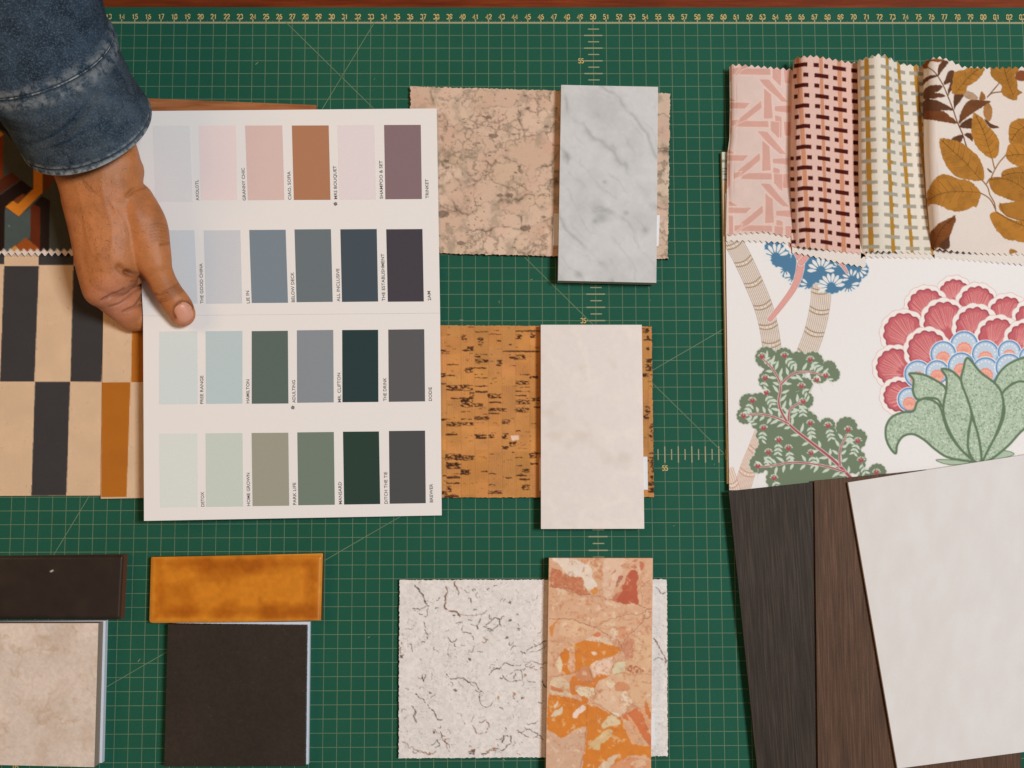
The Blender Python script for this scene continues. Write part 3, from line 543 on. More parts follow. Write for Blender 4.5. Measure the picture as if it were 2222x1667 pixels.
# glazed bricks: pillowed edge
def glazed(name, TL, TR, BR, BL, z, th, cv, m, wob, label, side):
    def zf(x, y):
        xa = TL[0] + (BL[0] - TL[0]) * (y - TL[1]) / (BL[1] - TL[1]); xb = TR[0] + (BR[0] - TR[0]) * (y - TR[1]) / (BR[1] - TR[1])
        d = np.minimum(np.minimum(x - xa, xb - x), np.minimum(y - TL[1] + 1, BL[1] - y + 1)); d = np.clip(d, 0, 9) / 9
        n = samp(fbm(200, 500, 60, 3, 8), (y - TL[1]) * 1.2 + 5, np.clip(x - TL[0], 0, 480) + 5) - .5
        return z - .16 * (1 - d) ** 2.2 + n * .05
    tp = curve([(TL[0] - 3, TL[1] + 3), (TL[0] + 6, TL[1] + wob), (TL[0] + 75, TL[1] + wob * .6), (TL[0] + 230, TL[1] - wob * .5), (TR[0], TR[1])]); bt = curve([(BL[0] - 3, BL[1] - 4), (BL[0] + 8, BL[1]), (BL[0] + 150, BL[1] - wob * .3), (BR[0], BR[1])])
    fl = lambda f, v: (lambda y: v if y is None else f(y))
    L_ = line(TL[0], TL[1], BL[0], BL[1]); Rr = line(TR[0], TR[1], BR[0], BR[1])
    def Lr(y): return L_(y) + 4 * np.clip(1 - np.abs(y - TL[1]) / 7, 0, 1) ** 2 + 3 * np.clip(1 - np.abs(y - BL[1]) / 7, 0, 1) ** 2
    o = grid(name, fl(Lr, min(TL[0], BL[0])), fl(Rr, max(TR[0], BR[0])), fl(tp, TL[1]), fl(bt, BL[1]), zf, cv, m, 1.8, th, side); return tag(o, label, 'tile', 'long glazed tiles')
cv = Canvas(315, 1190, 712, 1362, (204, 122, 28)); H, Wd = cv.H, cv.W; Yg, Xg = np.mgrid[0:H, 0:Wd]
d = np.minimum(np.minimum(Xg - 18, Wd - 22 - Xg), np.minimum(Yg - 20, H - 20 - Yg)) / 2.
pool = np.clip(1 - np.abs(d - 24) / 26, 0, 1); n = fbm(H, Wd, 90, 4, 44)
dark = np.clip(pool * .7 + (n - .45) * 2.0, 0, 1); cv.a += (np.array((158, 80, 8)) - cv.a) * (dark * .85)[..., None]
rim = np.clip(1 - d / 14, 0, 1); cv.a += (np.array((214, 142, 52)) - cv.a) * (rim * .85)[..., None]; cv.tone(.05, 10, 2, 3)
m_amber = mat('amber_glaze', attr=True, rough=.4, coat=.12, bump=('noise', 200, .05), grain=.03, spec=.2)
glazed('glazed_tile', (328, 1206), (700.5, 1201), (696.5, 1346), (324, 1352), .95, .95, cv, m_amber, 3, 'amber yellow glazed tile above the dark brown square tile', (110, 60, 24))
cv = Canvas(-60, 1190, 290, 1360, (48, 38, 32)); cv.tone(.12, 30, 3, 3); cv.fill([(108, 1240), (116, 1236), (116, 1239), (110, 1242)], (220, 205, 190))
cv.fill([(262, 1200), (280, 1200), (272, 1345), (256, 1345)], (62, 40, 26), .8)
m_brown = mat('brown_glaze', attr=True, rough=.45, coat=.08, bump=('noise', 300, .05), grain=.08, spec=.12)
glazed('glazed_tile', (-55, 1206), (269, 1204), (262, 1344), (-55, 1344), .95, .95, cv, m_brown, 2, 'dark brown glazed tile at the left edge above the beige stone tile', (112, 66, 48))
# ================================================================ left fabrics and wood strip
m_cloth = mat('cloth', attr=True, rough=.85, bump=('weave', 900, .35), grain=.05, spec=.15)
m_canvas = mat('canvas_cloth', attr=True, rough=.9, bump=('weave', 420, .6), grain=.05, spec=.1)
def weave(cv, amp, per):
    Yg, Xg = np.mgrid[0:cv.H, 0:cv.W] / cv.r; n = np.sin(Xg * 2 * np.pi / per) * np.sin(Yg * 2 * np.pi / per); cv.a *= 1 + amp * n[..., None]
CRM = (226, 190, 154); CHA = (66, 62, 61); ORG = (186, 110, 36)
cv = Canvas(-60, 530, 320, 1090, CRM)
for q in ([(-60, 530), (9, 530), (9, 574), (-60, 574)], [(84, 530), (160, 530), (160, 575), (84, 575)], [(9, 577), (84.5, 577), (74.5, 828), (0, 828)], [(159, 577), (232, 577), (220, 829), (153, 828)], [(-75, 829), (-2, 828), (-10, 1076), (-85, 1076)], [(76, 829), (152, 829), (144, 1075.5), (68, 1076)]):
    cv.fill(q, CHA)
weave(cv, .06, 4.3); cv.tone(.03, 40, 3, 3); cv.grain(.02)
for k_ in range(90):
    x = R_.uniform(-50, 220); y = R_.uniform(560, 1075); cv.stroke([(x, y), (x + R_.uniform(-1, 1), y + R_.uniform(1, 3))], .9, (130, 90, 60), R_.uniform(.2, .7))
o = rect_cv('fabric_swatch', (-58, 538), (236, 539), (221, 1075.5), (-58, 1076.5), .2, cv, m_canvas, 2, .1, (150, 110, 75))
tag(o, 'cream canvas swatch with charcoal rectangles at the left edge under the hand', 'fabric swatch')
cv = Canvas(200, 555, 330, 1092, CRM)
cv.fill([(287, 700), (330, 700), (330, 830), (284.5, 830)], ORG); cv.fill([(221, 830), (283, 830), (274.5, 1079), (219, 1079)], ORG)
weave(cv, .06, 4.3); cv.tone(.03, 40, 3, 3); cv.grain(.02)
for k_ in range(60):
    x = R_.uniform(222, 312); y = R_.uniform(560, 1075); cv.stroke([(x, y), (x + R_.uniform(-1, 1), y + R_.uniform(1, 3))], .9, (130, 80, 40), R_.uniform(.2, .7))
o = rect_cv('fabric_swatch', (225, 600), (360, 600), (360, 1080), (218.5, 1082.5), .34, cv, m_canvas, 2, .1, (200, 150, 100))
tag(o, 'cream canvas swatch with orange rectangles half under the white colour card', 'fabric swatch')
cv = Canvas(-60, 180, 340, 565, (66, 64, 54)); D = Z(0, 250, 5.185)
for q, c in (([(375, 500), (480, 500), (480, 870), (210, 1140), (60, 1030), (145, 965), (200, 1000), (375, 830)], (202, 118, 32)), ([(-300, 200), (40, 250), (30, 700), (-300, 900)], (122, 48, 12)), ([(-20, 740), (130, 640), (230, 720), (-20, 900)], (80, 34, 16)),
             ([(-300, 900), (0, 900), (240, 730), (370, 830), (290, 890), (150, 960), (60, 1030), (50, 1100), (45, 1600), (-300, 1600)], (34, 18, 12)), ([(150, 960), (250, 885), (290, 900), (200, 1000)], (118, 58, 20)), ([(60, 1045), (205, 1145), (345, 1040), (340, 1380), (200, 1440), (50, 1560)], (74, 82, 78)),
             ([(345, 1040), (380, 1000), (455, 1040), (450, 1560), (340, 1400)], (94, 36, 12)), ([(380, 1000), (470, 910), (560, 960), (550, 1600), (450, 1600), (455, 1040)], (34, 20, 13)), ([(60, 1560), (290, 1380), (440, 1500), (420, 1600)], (150, 74, 24)), ([(60, 1560), (170, 1465), (260, 1560)], (196, 136, 70)),
             ([(485, 500), (640, 500), (600, 760), (490, 880)], (98, 48, 20)), ([(-40, 180), (0, 180), (45, 215), (0, 250), (-40, 250)], (196, 112, 30)), ([(-60, 0), (60, 60), (160, 230), (150, 300), (60, 190), (-60, 130)], (34, 20, 13))):
    cv.fill(D(q), c)
cv.fill([(-60, 180), (340, 180), (340, 262), (-60, 262)], (40, 26, 18)); cv.grain(.04)
cv.fill([(18.5, 491), (20.5, 489), (20, 493)], (220, 210, 200)); cv.tone(.05, 30, 2, 3)
cv.fill([(-60, 546), (340, 546), (340, 570), (-60, 570)], (226, 206, 192))
zg = curve([(-60, 548), (340, 548)], zig=9, per=14.5, ph=4)
for k_ in range(28):
    x = -64 + k_ * 14.5; cv.fill([(x - 7.3, 547), (x, 540), (x + 7.3, 547)], (226, 206, 192))
fl = lambda f, v: (lambda y: v if y is None else f(y))
o = grid('fabric_swatch', fl(line(-58, 200, -58, 550), -58), fl(line(312, 200, 302, 550), 312), fl(curve([(-60, 205), (340, 205)]), 205), fl(curve([(-60, 552), (340, 552)], zig=9, per=14.5, ph=4), 550), lambda x, y: .42 + 0 * x, cv, m_cloth, 2, .06, (226, 206, 192))
tag(o, 'dark swatch of geometric orange, black and slate shapes with white zigzag edge', 'fabric swatch')
m_strip = mat('oak_board', ramp=[(.3, (140, 82, 46)), (.5, (164, 100, 60)), (.7, (176, 112, 70))], vscale=18, stretch=(1.5, 14, 1), rough=.5, grain=.06)
o = slab('wood_sample', [(290, 212), (686.5, 228), (684, 420), (290, 404)], .45, .45, m_strip, bev=.03)
tag(o, 'orange brown wood board whose top edge shows above the white colour card', 'wood sample')
# ================================================================ right: under sheet, wallpaper, fabrics
cv = Canvas(1555, 320, 2300, 1080, (214, 186, 150), 1)
cv.fill([(1560, 328), (1590, 328), (1590, 396), (1560, 396)], (205, 208, 190))
for y in (346, 349, 366, 370, 378, 390): cv.stroke([(1560, y + 2), (1600, y - 1)], 1.6, (50, 48, 34), .9)
cv.fill([(1560, 940), (1600, 940), (1600, 1050), (1560, 1050)], (222, 190, 120))
us = rect_cv('pattern_sheet', (1566.5, 330), (2290, 330), (2290, 1052), (1579, 1050), .42, cv, m_cloth, 3, .42, (214, 190, 158))
tag(us, 'cream sheet with dark dashes, its left edge showing beneath the floral wallpaper', 'sample sheet')
cv = Canvas(1565, 380, 2300, 1075, (226, 217, 211)); Wp = Z(1540, 500, 2.861); rs = random.Random(12)
def offs(pts, o):
    P = np.array(pts, float); T = np.gradient(P, axis=0); T /= np.linalg.norm(T, axis=1)[:, None]; return list(map(tuple, P + np.stack([-T[:, 1], T[:, 0]], 1) * o))
def trunk(pts, w0, lc, rc, rings, n=10):
    c = smo(pts, 8, False); w2_ = w0 / 2
    cv.fill(Wp(offs(c, w2_) + offs(c, -w2_)[::-1]), (222, 204, 186))
    for k in range(n + 1): cv.stroke(Wp(offs(c, -w2_ + w0 * k / n)), 1.25, lc, .9)
    for r in rings:
        i = int(r * (len(c) - 1)); p = np.array(c[i]); T = np.array(c[min(i + 1, len(c) - 1)]) - np.array(c[max(i - 1, 0)]); T = T / np.linalg.norm(T); Nn = np.array([-T[1], T[0]])
        for dd in (-13, 13):
            arc = [tuple(p + Nn * w2_ * s_ + T * (dd + 16 * (1 - s_ * s_))) for s_ in np.linspace(-1, 1, 9)]
            cv.stroke(Wp(arc), 2.0, rc, .95)
        for s_ in np.linspace(-.7, .7, 4): q = p + Nn * w2_ * s_ + T * (16 * (1 - s_ * s_)); cv.fill(Wp([(q[0] - 7, q[1]), (q[0], q[1] - 7), (q[0] + 7, q[1]), (q[0], q[1] + 7)]), (232, 212, 190), .8)
BR1 = (150, 126, 112); RG = (140, 108, 74)
trunk([(120, 30), (190, 150), (270, 320), (335, 480), (370, 620), (390, 760)], 112, BR1, RG, (.1, .26, .42, .58, .76, .9))
trunk([(690, 330), (690, 420), (672, 540), (640, 660), (590, 790)], 120, BR1, RG, (.14, .42, .7, .95))
trunk([(340, 1230), (290, 1360), (240, 1480), (190, 1640)], 100, (190, 140, 122), (190, 140, 115), (.35, .72))
trunk([(110, 1480), (170, 1660)], 70, (190, 140, 122), (190, 140, 115), (.5,), 5)
BLU = (66, 112, 142)
def scal_disc(cx, cy, r, lobes, amp, a0=0, a1=2 * math.pi, n=None):
    n = n or lobes * 6; o = []
    for k in range(n + 1 if a1 - a0 < 6.2 else n):
        a = a0 + (a1 - a0) * k / n; rr = r * (1 + amp * (abs(math.sin((a - a0) * lobes / 2)) - .6)); o.append((cx + rr * math.cos(a), cy + rr * math.sin(a)))
    return o
bl_c = [(400, 110, 58), (440, 170, 62), (500, 250, 58), (545, 300, 55), (600, 320, 45), (640, 240, 90), (720, 220, 85), (760, 320, 72), (850, 290, 90), (930, 245, 55), (860, 340, 40), (560, 190, 60), (690, 180, 60), (880, 215, 50)]
for (x, y, r) in bl_c: cv.fill(Wp(scal_disc(x, y, r + 4, 14, .08)), (170, 190, 200), .9)
for (x, y, r) in bl_c: cv.fill(Wp(scal_disc(x, y, r, 14, .10)), BLU)
def fan(cx, cy, r, a0, a1, n, col=(222, 216, 210)):
    for k in range(n):
        a = math.radians(a0 + (a1 - a0) * k / (n - 1)); c, s = math.cos(a), math.sin(a); r0 = r * .3; wd = r * .13
        cv.fill(Wp(smo([(cx + c * r0, cy + s * r0), (cx + c * r * .75 - s * wd, cy + s * r * .75 + c * wd), (cx + c * r, cy + s * r), (cx + c * r * .75 + s * wd, cy + s * r * .75 - c * wd)], 3)), col)
for (x, y, r, a, b, n) in ((410, 165, 85, -200, -20, 8), (470, 240, 55, 60, 190, 5), (520, 290, 60, 70, 190, 5), (620, 340, 60, 90, 220, 5), (690, 250, 85, -180, 0, 8), (755, 350, 85, -200, -10, 9), (860, 340, 70, -10, 130, 6), (920, 240, 62, -90, 90, 7), (880, 300, 60, -190, -60, 5), (800, 230, 40, -170, -20, 5), (545, 340, 50, 100, 200, 4)):
    fan(x, y, r, a, b, n)
for pts, w0, w1 in (([(560, 110), (566, 180), (555, 270), (520, 360), (450, 460), (375, 552)], 16, 9), ([(500, 90), (540, 140), (566, 190)], 8, 12), ([(620, 120), (600, 160), (568, 200)], 8, 12), ([(800, 190), (830, 225), (855, 265)], 7, 2)):
    q = Wp(smo(pts, 6, False)); cv.stroke(q, w0 + 4.5, (232, 222, 212), 1, w1 + 4); cv.stroke(q, w0 + 1.6, (170, 92, 88), 1, w1 + 1.4); cv.stroke(q, w0, (214, 150, 138), 1, w1)
GRN = (104, 116, 88)
gc = [(350, 790, 66), (460, 790, 60), (420, 860, 80), (550, 830, 76), (640, 820, 66), (740, 855, 46), (765, 895, 44), (680, 895, 55), (500, 930, 80), (590, 965, 50), (370, 930, 66), (430, 1020, 84), (540, 1080, 80), (595, 1055, 50), (310, 1090, 80), (240, 1070, 55), (220, 1150, 52), (330, 1170, 80), (450, 1180, 105), (590, 1210, 90), (400, 1260, 110),
      (550, 1320, 120), (700, 1300, 100), (730, 1215, 50), (850, 1225, 66), (915, 1295, 62), (840, 1340, 105), (350, 1390, 70), (305, 1450, 58), (450, 1460, 100), (600, 1450, 110), (750, 1450, 110), (890, 1430, 80), (420, 1545, 70), (1040, 1505, 56), (975, 1540, 56), (560, 1560, 110), (760, 1560, 110)]
for (x, y, r) in gc: cv.fill(Wp(scal_disc(x, y, r + 5, 13, .10, rs.random())), (196, 196, 178), .9)
for (x, y, r) in gc: cv.fill(Wp(scal_disc(x, y, r, 13, .12, rs.random())), GRN)
gmask = (np.abs(cv.a - np.array(GRN)).sum(-1) < 6)
def lf(x, y, a, l, wd, col):
    u_, v__ = Wp([(x + math.cos(a) * l, y + math.sin(a) * l)])[0]; iy, ix = int((v__ - cv.y0) * cv.r), int((u_ - cv.x0) * cv.r)
    if not (0 <= iy < cv.H and 0 <= ix < cv.W and gmask[iy, ix]): return
    c, s = math.cos(a), math.sin(a); p = [(0, 0), (.35, .5), (.7, .35), (1, -.05), (.65, -.3), (.3, -.4)]
    cv.fill(Wp(smo([(x + c * u * l - s * v_ * wd, y + s * u * l + c * v_ * wd) for u, v_ in p], 3)), col)
LW = (196, 204, 184)
br = [[(880, 1540), (760, 1420), (620, 1310), (490, 1200), (430, 1080), (440, 960), (390, 860), (330, 800)], [(440, 960), (520, 890), (620, 880), (710, 900)], [(490, 1200), (400, 1160), (300, 1140), (220, 1150)], [(490, 1180), (500, 1110), (580, 1060)], [(810, 1460), (810, 1360), (850, 1270)], [(840, 1500), (700, 1460), (520, 1440), (400, 1460), (300, 1470)]]
for b_ in br:
    c = smo(b_, 7, False)
    for k in range(2, len(c) - 1, 3):
        T = math.atan2(c[k][1] - c[k - 1][1], c[k][0] - c[k - 1][0])
        for sg in (-1, 1): lf(c[k][0] + sg * 10 * -math.sin(T), c[k][1] + sg * 10 * math.cos(T), T + sg * (.9 + rs.uniform(-.2, .3)), rs.uniform(38, 62), 20, LW)
fw = [(325, 785), (465, 780), (625, 805), (345, 920), (665, 930), (720, 905), (570, 970), (350, 1010), (265, 1060), (580, 1065), (210, 1155), (335, 1230), (625, 1200), (735, 1215), (860, 1240), (430, 1305), (920, 1310), (490, 1355), (365, 1380), (630, 1385), (300, 1465), (940, 1430), (400, 1540), (1035, 1505)]
for (x, y) in fw:
    a = rs.uniform(.6, 2.2)
    for k in range(3):
        px_ = x + math.cos(a) * (25 + 24 * k); py_ = y + math.sin(a) * (25 + 24 * k)
        for sg in (-1, 1): lf(px_, py_, a + math.pi + sg * 2.2, 34, 16, LW)
    cv.stroke(Wp([(x, y), (x + math.cos(a) * 80, y + math.sin(a) * 80)]), 1.0, LW)
for b_ in br:
    q = Wp(smo(b_, 7, False)); cv.stroke(q, 9 if b_ is br[0] else 5.5, (214, 196, 180), 1, 4); cv.stroke(q, 6 if b_ is br[0] else 3, (160, 70, 80), 1, 1.6)
for (x, y) in fw:
    for k in range(7):
        a = -2.9 + k * .43 + rs.uniform(-.1, .1); cv.stroke(Wp([(x, y), (x + 22 * math.cos(a), y + 22 * math.sin(a))]), .9, (226, 212, 196)); cv.fill(Wp(scal_disc(x + 24 * math.cos(a), y + 24 * math.sin(a), 3.6, 6, 0)), (232, 218, 200))
    cv.fill(Wp(smo([(x - 15, y - 6), (x - 5, y - 14), (x, y - 4), (x + 6, y - 15), (x + 14, y - 5), (x + 6, y + 12), (x - 6, y + 11)], 3)), (168, 62, 70))
# big flower
hub = np.array([1600., 1080.])
def petal(cx, cy, r):
    d = hub - (cx, cy); d /= np.linalg.norm(d); a0 = math.atan2(d[1], d[0])
    cv.fill(Wp(scal_disc(cx, cy, r + 30, 12, .06, a0)), (206, 150, 142)); cv.fill(Wp(scal_disc(cx, cy, r + 27.5, 12, .06, a0)), (232, 220, 210))
    cv.fill(Wp(scal_disc(cx, cy, r + 3, 13, .10, a0)), (156, 58, 66)); cv.fill(Wp(scal_disc(cx, cy, r - 7, 13, .10, a0)), (188, 84, 88))
    bx_, by_ = cx + d[0] * r * .85, cy + d[1] * r * .85
    for k in range(26):
        a = a0 + math.pi + (k / 25 - .5) * 2.7; e_ = (cx + math.cos(a) * r * rs.uniform(.72, .86), cy + math.sin(a) * r * rs.uniform(.72, .86)); st = rs.uniform(.28, .45)
        cv.stroke(Wp([(bx_ + (e_[0] - bx_) * st, by_ + (e_[1] - by_) * st), e_]), .9, (230, 160, 150), .85)
for p in ((1520, 400, 92), (1345, 480, 112), (1660, 460, 108), (1850, 530, 112), (2010, 560, 110), (1205, 640, 122), (1455, 570, 122), (1650, 600, 118), (1150, 850, 112), (1350, 745, 118), (1790, 670, 118), (1960, 690, 110), (2090, 720, 110), (1175, 1030, 92), (2150, 900, 110)): petal(*p)
def scale_(cx, cy, r):
    for rr, c in ((r + 5, (234, 228, 222)), (r, (84, 128, 172)), (r - 8, (150, 178, 204)), (r - 14, (186, 196, 206))): cv.fill(Wp(scal_disc(cx, cy, rr, 10, 0, n=40)), c)
    for k in range(9):
        a = math.pi + k * math.pi / 8; q = (cx + math.cos(a) * (r - 24), cy + math.sin(a) * (r - 24)); cv.fill(Wp(scal_disc(*q, 5, 6, 0)), (222, 226, 230))
    cv.fill(Wp(scal_disc(cx, cy + r * .35, r * .55, 12, .12)), (226, 132, 112)); cv.fill(Wp(scal_disc(cx, cy + r * .38, r * .46, 12, .12)), (232, 168, 142))
    for k in range(9): a = math.pi + k * math.pi / 8; cv.stroke(Wp([(cx + math.cos(a) * 10, cy + r * .5 + math.sin(a) * 10), (cx + math.cos(a) * r * .4, cy + r * .4 + math.sin(a) * r * .38)]), 1.0, (214, 112, 96))
for p in ((1580, 712, 86), (1450, 768, 80), (1712, 768, 84), (1860, 755, 72), (1990, 790, 70), (1292, 892, 84), (1412, 880, 74), (1562, 842, 84), (1712, 872, 84), (1858, 850, 84), (1240, 1050, 74), (1330, 1000, 60)): scale_(*p)
G2 = (166, 180, 152); GO = (88, 108, 76)
pets = [[(1435, 1110), (1400, 1065), (1340, 1045), (1290, 1065), (1265, 1122), (1200, 1130), (1130, 1160), (1095, 1220), (1095, 1290), (1120, 1350), (1155, 1385), (1165, 1330), (1200, 1280), (1260, 1265), (1330, 1300), (1400, 1360), (1480, 1410), (1600, 1432), (1640, 1430), (1560, 1360), (1480, 1250)],
        [(1240, 890), (1320, 895), (1400, 930), (1465, 985), (1450, 1095), (1415, 1050), (1350, 1040), (1290, 1050), (1262, 1000), (1265, 930)],
        [(1770, 950), (1830, 850), (1951, 790), (2060, 800), (2040, 930), (1951, 960), (1880, 950), (1820, 1015)],
        [(1815, 1020), (1880, 955), (1951, 940), (2040, 1000), (2100, 1150), (1951, 1235), (1850, 1340), (1740, 1425), (1680, 1432), (1780, 1270), (1830, 1130)],
        [(1440, 862), (1500, 872), (1560, 930), (1600, 1020), (1625, 1150), (1605, 1260), (1610, 1380), (1640, 1430), (1560, 1360), (1490, 1250), (1450, 1120), (1470, 980), (1468, 910)],
        [(1602, 792), (1680, 880), (1770, 950), (1815, 1020), (1820, 1130), (1780, 1260), (1720, 1380), (1690, 1432), (1680, 1340), (1640, 1180), (1605, 1060), (1562, 940), (1575, 860)],
        [(1630, 1172), (1668, 1280), (1686, 1430), (1640, 1430), (1604, 1350), (1610, 1250)]]
small = [[(1405, 1425), (1500, 1425), (1620, 1440), (1540, 1456), (1460, 1450)], [(1700, 1432), (1760, 1405), (1820, 1368), (1890, 1386), (1850, 1408), (1780, 1425)]]
for p in small: q = Wp(smo(p, 5)); cv.fill(q, G2); cv.stroke(q, 1.6, GO, 1, closed=True)
for p in pets:
    q = Wp(smo(p, 6)); cv.fill(q, G2); Q = np.array(q); lo, hi = Q.min(0), Q.max(0); mask_c = Canvas(lo[0], lo[1], hi[0] + 1, hi[1] + 1, (0, 0, 0), 1); mask_c.fill(q, (1, 1, 1))
    for k in range(int((hi[0] - lo[0]) * (hi[1] - lo[1]) / 20)):
        x = rs.uniform(lo[0], hi[0]); y = rs.uniform(lo[1], hi[1]); iy, ix = int(y - lo[1]), int(x - lo[0])
        if iy < mask_c.H and ix < mask_c.W and mask_c.a[iy, ix, 0] > .5:
            a = rs.uniform(0, 6.28); cv.stroke([(x, y), (x + 1.8 * math.cos(a), y + 1.8 * math.sin(a)), (x + 1.8 * math.cos(a) + 1.6 * math.cos(a + 1.3), y + 1.8 * math.sin(a) + 1.6 * math.sin(a + 1.3))], 1.2, rs.choice([(112, 132, 104), (206, 212, 192)]), .95)
    cv.stroke(q, 5.0, GO, 1, closed=True)
cv.grain(.012)
def wz(x, y): return .58 + .06 * np.sin(x * .01) * np.sin(y * .013)
wp = rect_cv('wallpaper_sheet', (1573.5, 420), (2290, 420), (2290, 1064), (1582.5, 1064), wz, cv, mat('wallpaper', attr=True, rough=.6, bump=('noise', 400, .08), grain=.015, spec=.25), 1.35, .05, (226, 206, 180))
tag(wp, 'white floral wallpaper sheet with red flower, green leaves and bamboo trunks', 'wallpaper sample')
# ---- draped fabric swatches
FG = 'fabric swatches overlapping at the upper right'
m_under = mat('cloth_back', (228, 214, 202), rough=.9, bump=('weave', 900, .3), grain=.03, spec=.1)
def fabric(cv, lx, rx, top, bot, prof, label, ph, side, under, ph2):
    """lx/rx: [(y,x)...]; top/bot: [(x,y)...]; prof: [(s,z)] height against relative position"""
    L_ = lambda y: min(p[1] for p in lx) if y is None else np.interp(y, [p[0] for p in lx], [p[1] for p in lx])
    Rr = lambda y: max(p[1] for p in rx) if y is None else np.interp(y, [p[0] for p in rx], [p[1] for p in rx])
    tp = curve(top, zig=6, per=13.7, ph=ph); bt = curve(bot, zig=5.5, per=12.6, ph=ph2)
    ps = smo(prof, 8, False); S_ = [p[0] for p in ps]; Zs = [p[1] for p in ps]
    y0, y1 = min(p[1] for p in top), max(p[1] for p in bot)
    def zf(x, y):
        s = (x - L_(y)) / (Rr(y) - L_(y)); t_ = np.clip((y - y0) / (y1 - y0), 0, 1)
        return np.maximum(np.interp(s, S_, Zs) * (1 - .60 * t_ ** 4), .76) + .03 * np.sin(y * .035 + s * 5) * (s > .1)
    fl_ = lambda f, v: (lambda y: v if y is None else f(y))
    o = grid('fabric_swatch', L_, Rr, fl_(tp, y0), fl_(bt, y1), zf, cv, m_cloth, 1.25, .05, side); tag(o, label, 'fabric swatch', FG)
    # the folded-under back layer of the swatch, sticking out below
    c2 = Canvas(1500, 400, 2300, 640, (228, 214, 202), 1)
    ub = curve(under, zig=5.5, per=12.6, ph=ph2 + 5); ut = curve([(x, y - 60) for x, y in bot])
    grid('back_layer', fl_(lambda y: L_(y) + 1, lx[0][1]), fl_(lambda y: Rr(y), rx[0][1]), fl_(ut, min(p[1] for p in bot) - 60), fl_(ub, max(p[1] for p in under)), lambda x, y: np.full_like(x, .665), c2, m_cloth, 2, .04, (222, 205, 190), parent=o)
    return o
# pink lattice
cv = Canvas(1560, 120, 1740, 560, (220, 192, 180)); A1 = Z(1560, 100, 6.9125)
bands = [[(285, 430), (330, 370), (430, 330), (770, 335), (780, 440)], [(590, 490), (750, 495), (1050, 850), (940, 840), (760, 680)], [(670, 620), (790, 720), (812, 1085), (665, 1095)], [(120, 845), (480, 850), (390, 945), (120, 945)], [(240, 1240), (245, 1130), (640, 810), (648, 930), (330, 1190)],
         [(800, 335), (940, 350), (930, 620), (800, 490)], [(800 + 35, 1030), (945, 1060), (940, 1400), (835, 1260)], [(830, 900), (1080, 890), (1080, 1010), (835, 980)], [(970, 1130), (1080, 1130), (1080, 1350), (985, 1350)], [(120, 960), (200, 980), (200, 1300), (120, 1400)], [(120, 740), (280, 830), (120, 830)], [(200, 330), (330, 310), (270, 400), (200, 440)]]
for k in range(-1, 4):
    for b_ in bands:
        q = [(x + (0, 0, -25, 20, 30)[k + 1], y + 785 * k) for x, y in b_]; q = A1(jag(q, 6, 1)); cv.fill(q, (210, 160, 145)); cv.stroke(q, 1.6, (232, 200, 184), .9, closed=True)
weave(cv, .02, 2.2); cv.tone(.02, 20, 2, 3); cv.grain(.015)
fabric(cv, [(140, 1583), (230, 1584), (300, 1583), (330, 1579), (520, 1575)], [(140, 1728), (520, 1728)], [(1575, 143), (1600, 141), (1660, 146), (1712, 151), (1740, 152)], [(1570, 512), (1610, 507), (1660, 504), (1690, 510), (1740, 520)],
       [(0, .70), (.04, .98), (.12, 1.1), (.4, 1.12), (.7, 1.0), (.88, .72), (1, .66)], 'pale pink lattice print swatch, leftmost of the four overlapping fabrics', 6, (228, 206, 190), [(1570, 523), (1640, 524), (1700, 527), (1740, 530)], 3)
# maroon weave
cv = Canvas(1700, 110, 1885, 580, (222, 180, 164)); MR = (72, 18, 12); TN = (204, 138, 104)
def lp(a, b, y): t_ = (y - 145) / 380.; return a + (b - a) * t_
ox_ = [1718, 1722, 1745, 1775, 1790, 1810, 1830, 1850, 1862, 1880]; oy_ = [6, 3, -1.5, .5, 2.5, 6, 9, 12, 13, 14]
def offm(x): return float(np.interp(x, ox_, oy_))
def bar(xa, xb, y, h, col, off):
    n = 5; xs = [xa + (xb - xa) * k / n for k in range(n + 1)]; cv.fill([(x, y + off(x) - h / 2) for x in xs] + [(x, y + off(x) + h / 2) for x in xs[::-1]], col)
for a, b, c, d in ((1729, 1739, 1749.5, 1758), (1778, 1785.6, 1790, 1796.5), (1816.8, 1825.5, 1826, 1835), (1860, 1868, 1868, 1876)): cv.fill([(lp(a, c, 100), 100), (lp(b, d, 100), 100), (lp(b, d, 600), 600), (lp(a, c, 600), 600)], TN)
wide = [(1723, 1752, 1734, 1770), (1767, 1797, 1780.6, 1806), (1806.7, 1835.6, 1815, 1845), (1847, 1875, 1856.6, 1885)]
spl = [((1721, 1728, 1734, 1747), (1742, 1753, 1760, 1770)), ((1765.5, 1777, 1779, 1788.6), (1788, 1797, 1797, 1806)), ((1807.4, 1816, 1817, 1825.5), (1827, 1835.6, 1837, 1845.7)), ((1847, 1875, 1856.6, 1885),)]
for r in range(0, 21):
    y = 141.2 + 22.15 * r + .018 * r * r
    for c in range(4):
        if (r + c) % 2 == 0 or c == 3: a, b, cc, d = wide[c]; bar(lp(a, cc, y), lp(b, d, y), y, 8.8, MR, offm)
        else:
            for a, b, cc, d in spl[c]: bar(lp(a, cc, y), lp(b, d, y), y, 8.8, MR, offm)
    if y > 330: bar(1712, lp(1718, 1727, y), y + 2, 8, MR, lambda x: 0)
weave(cv, .015, 2.2); cv.grain(.02)
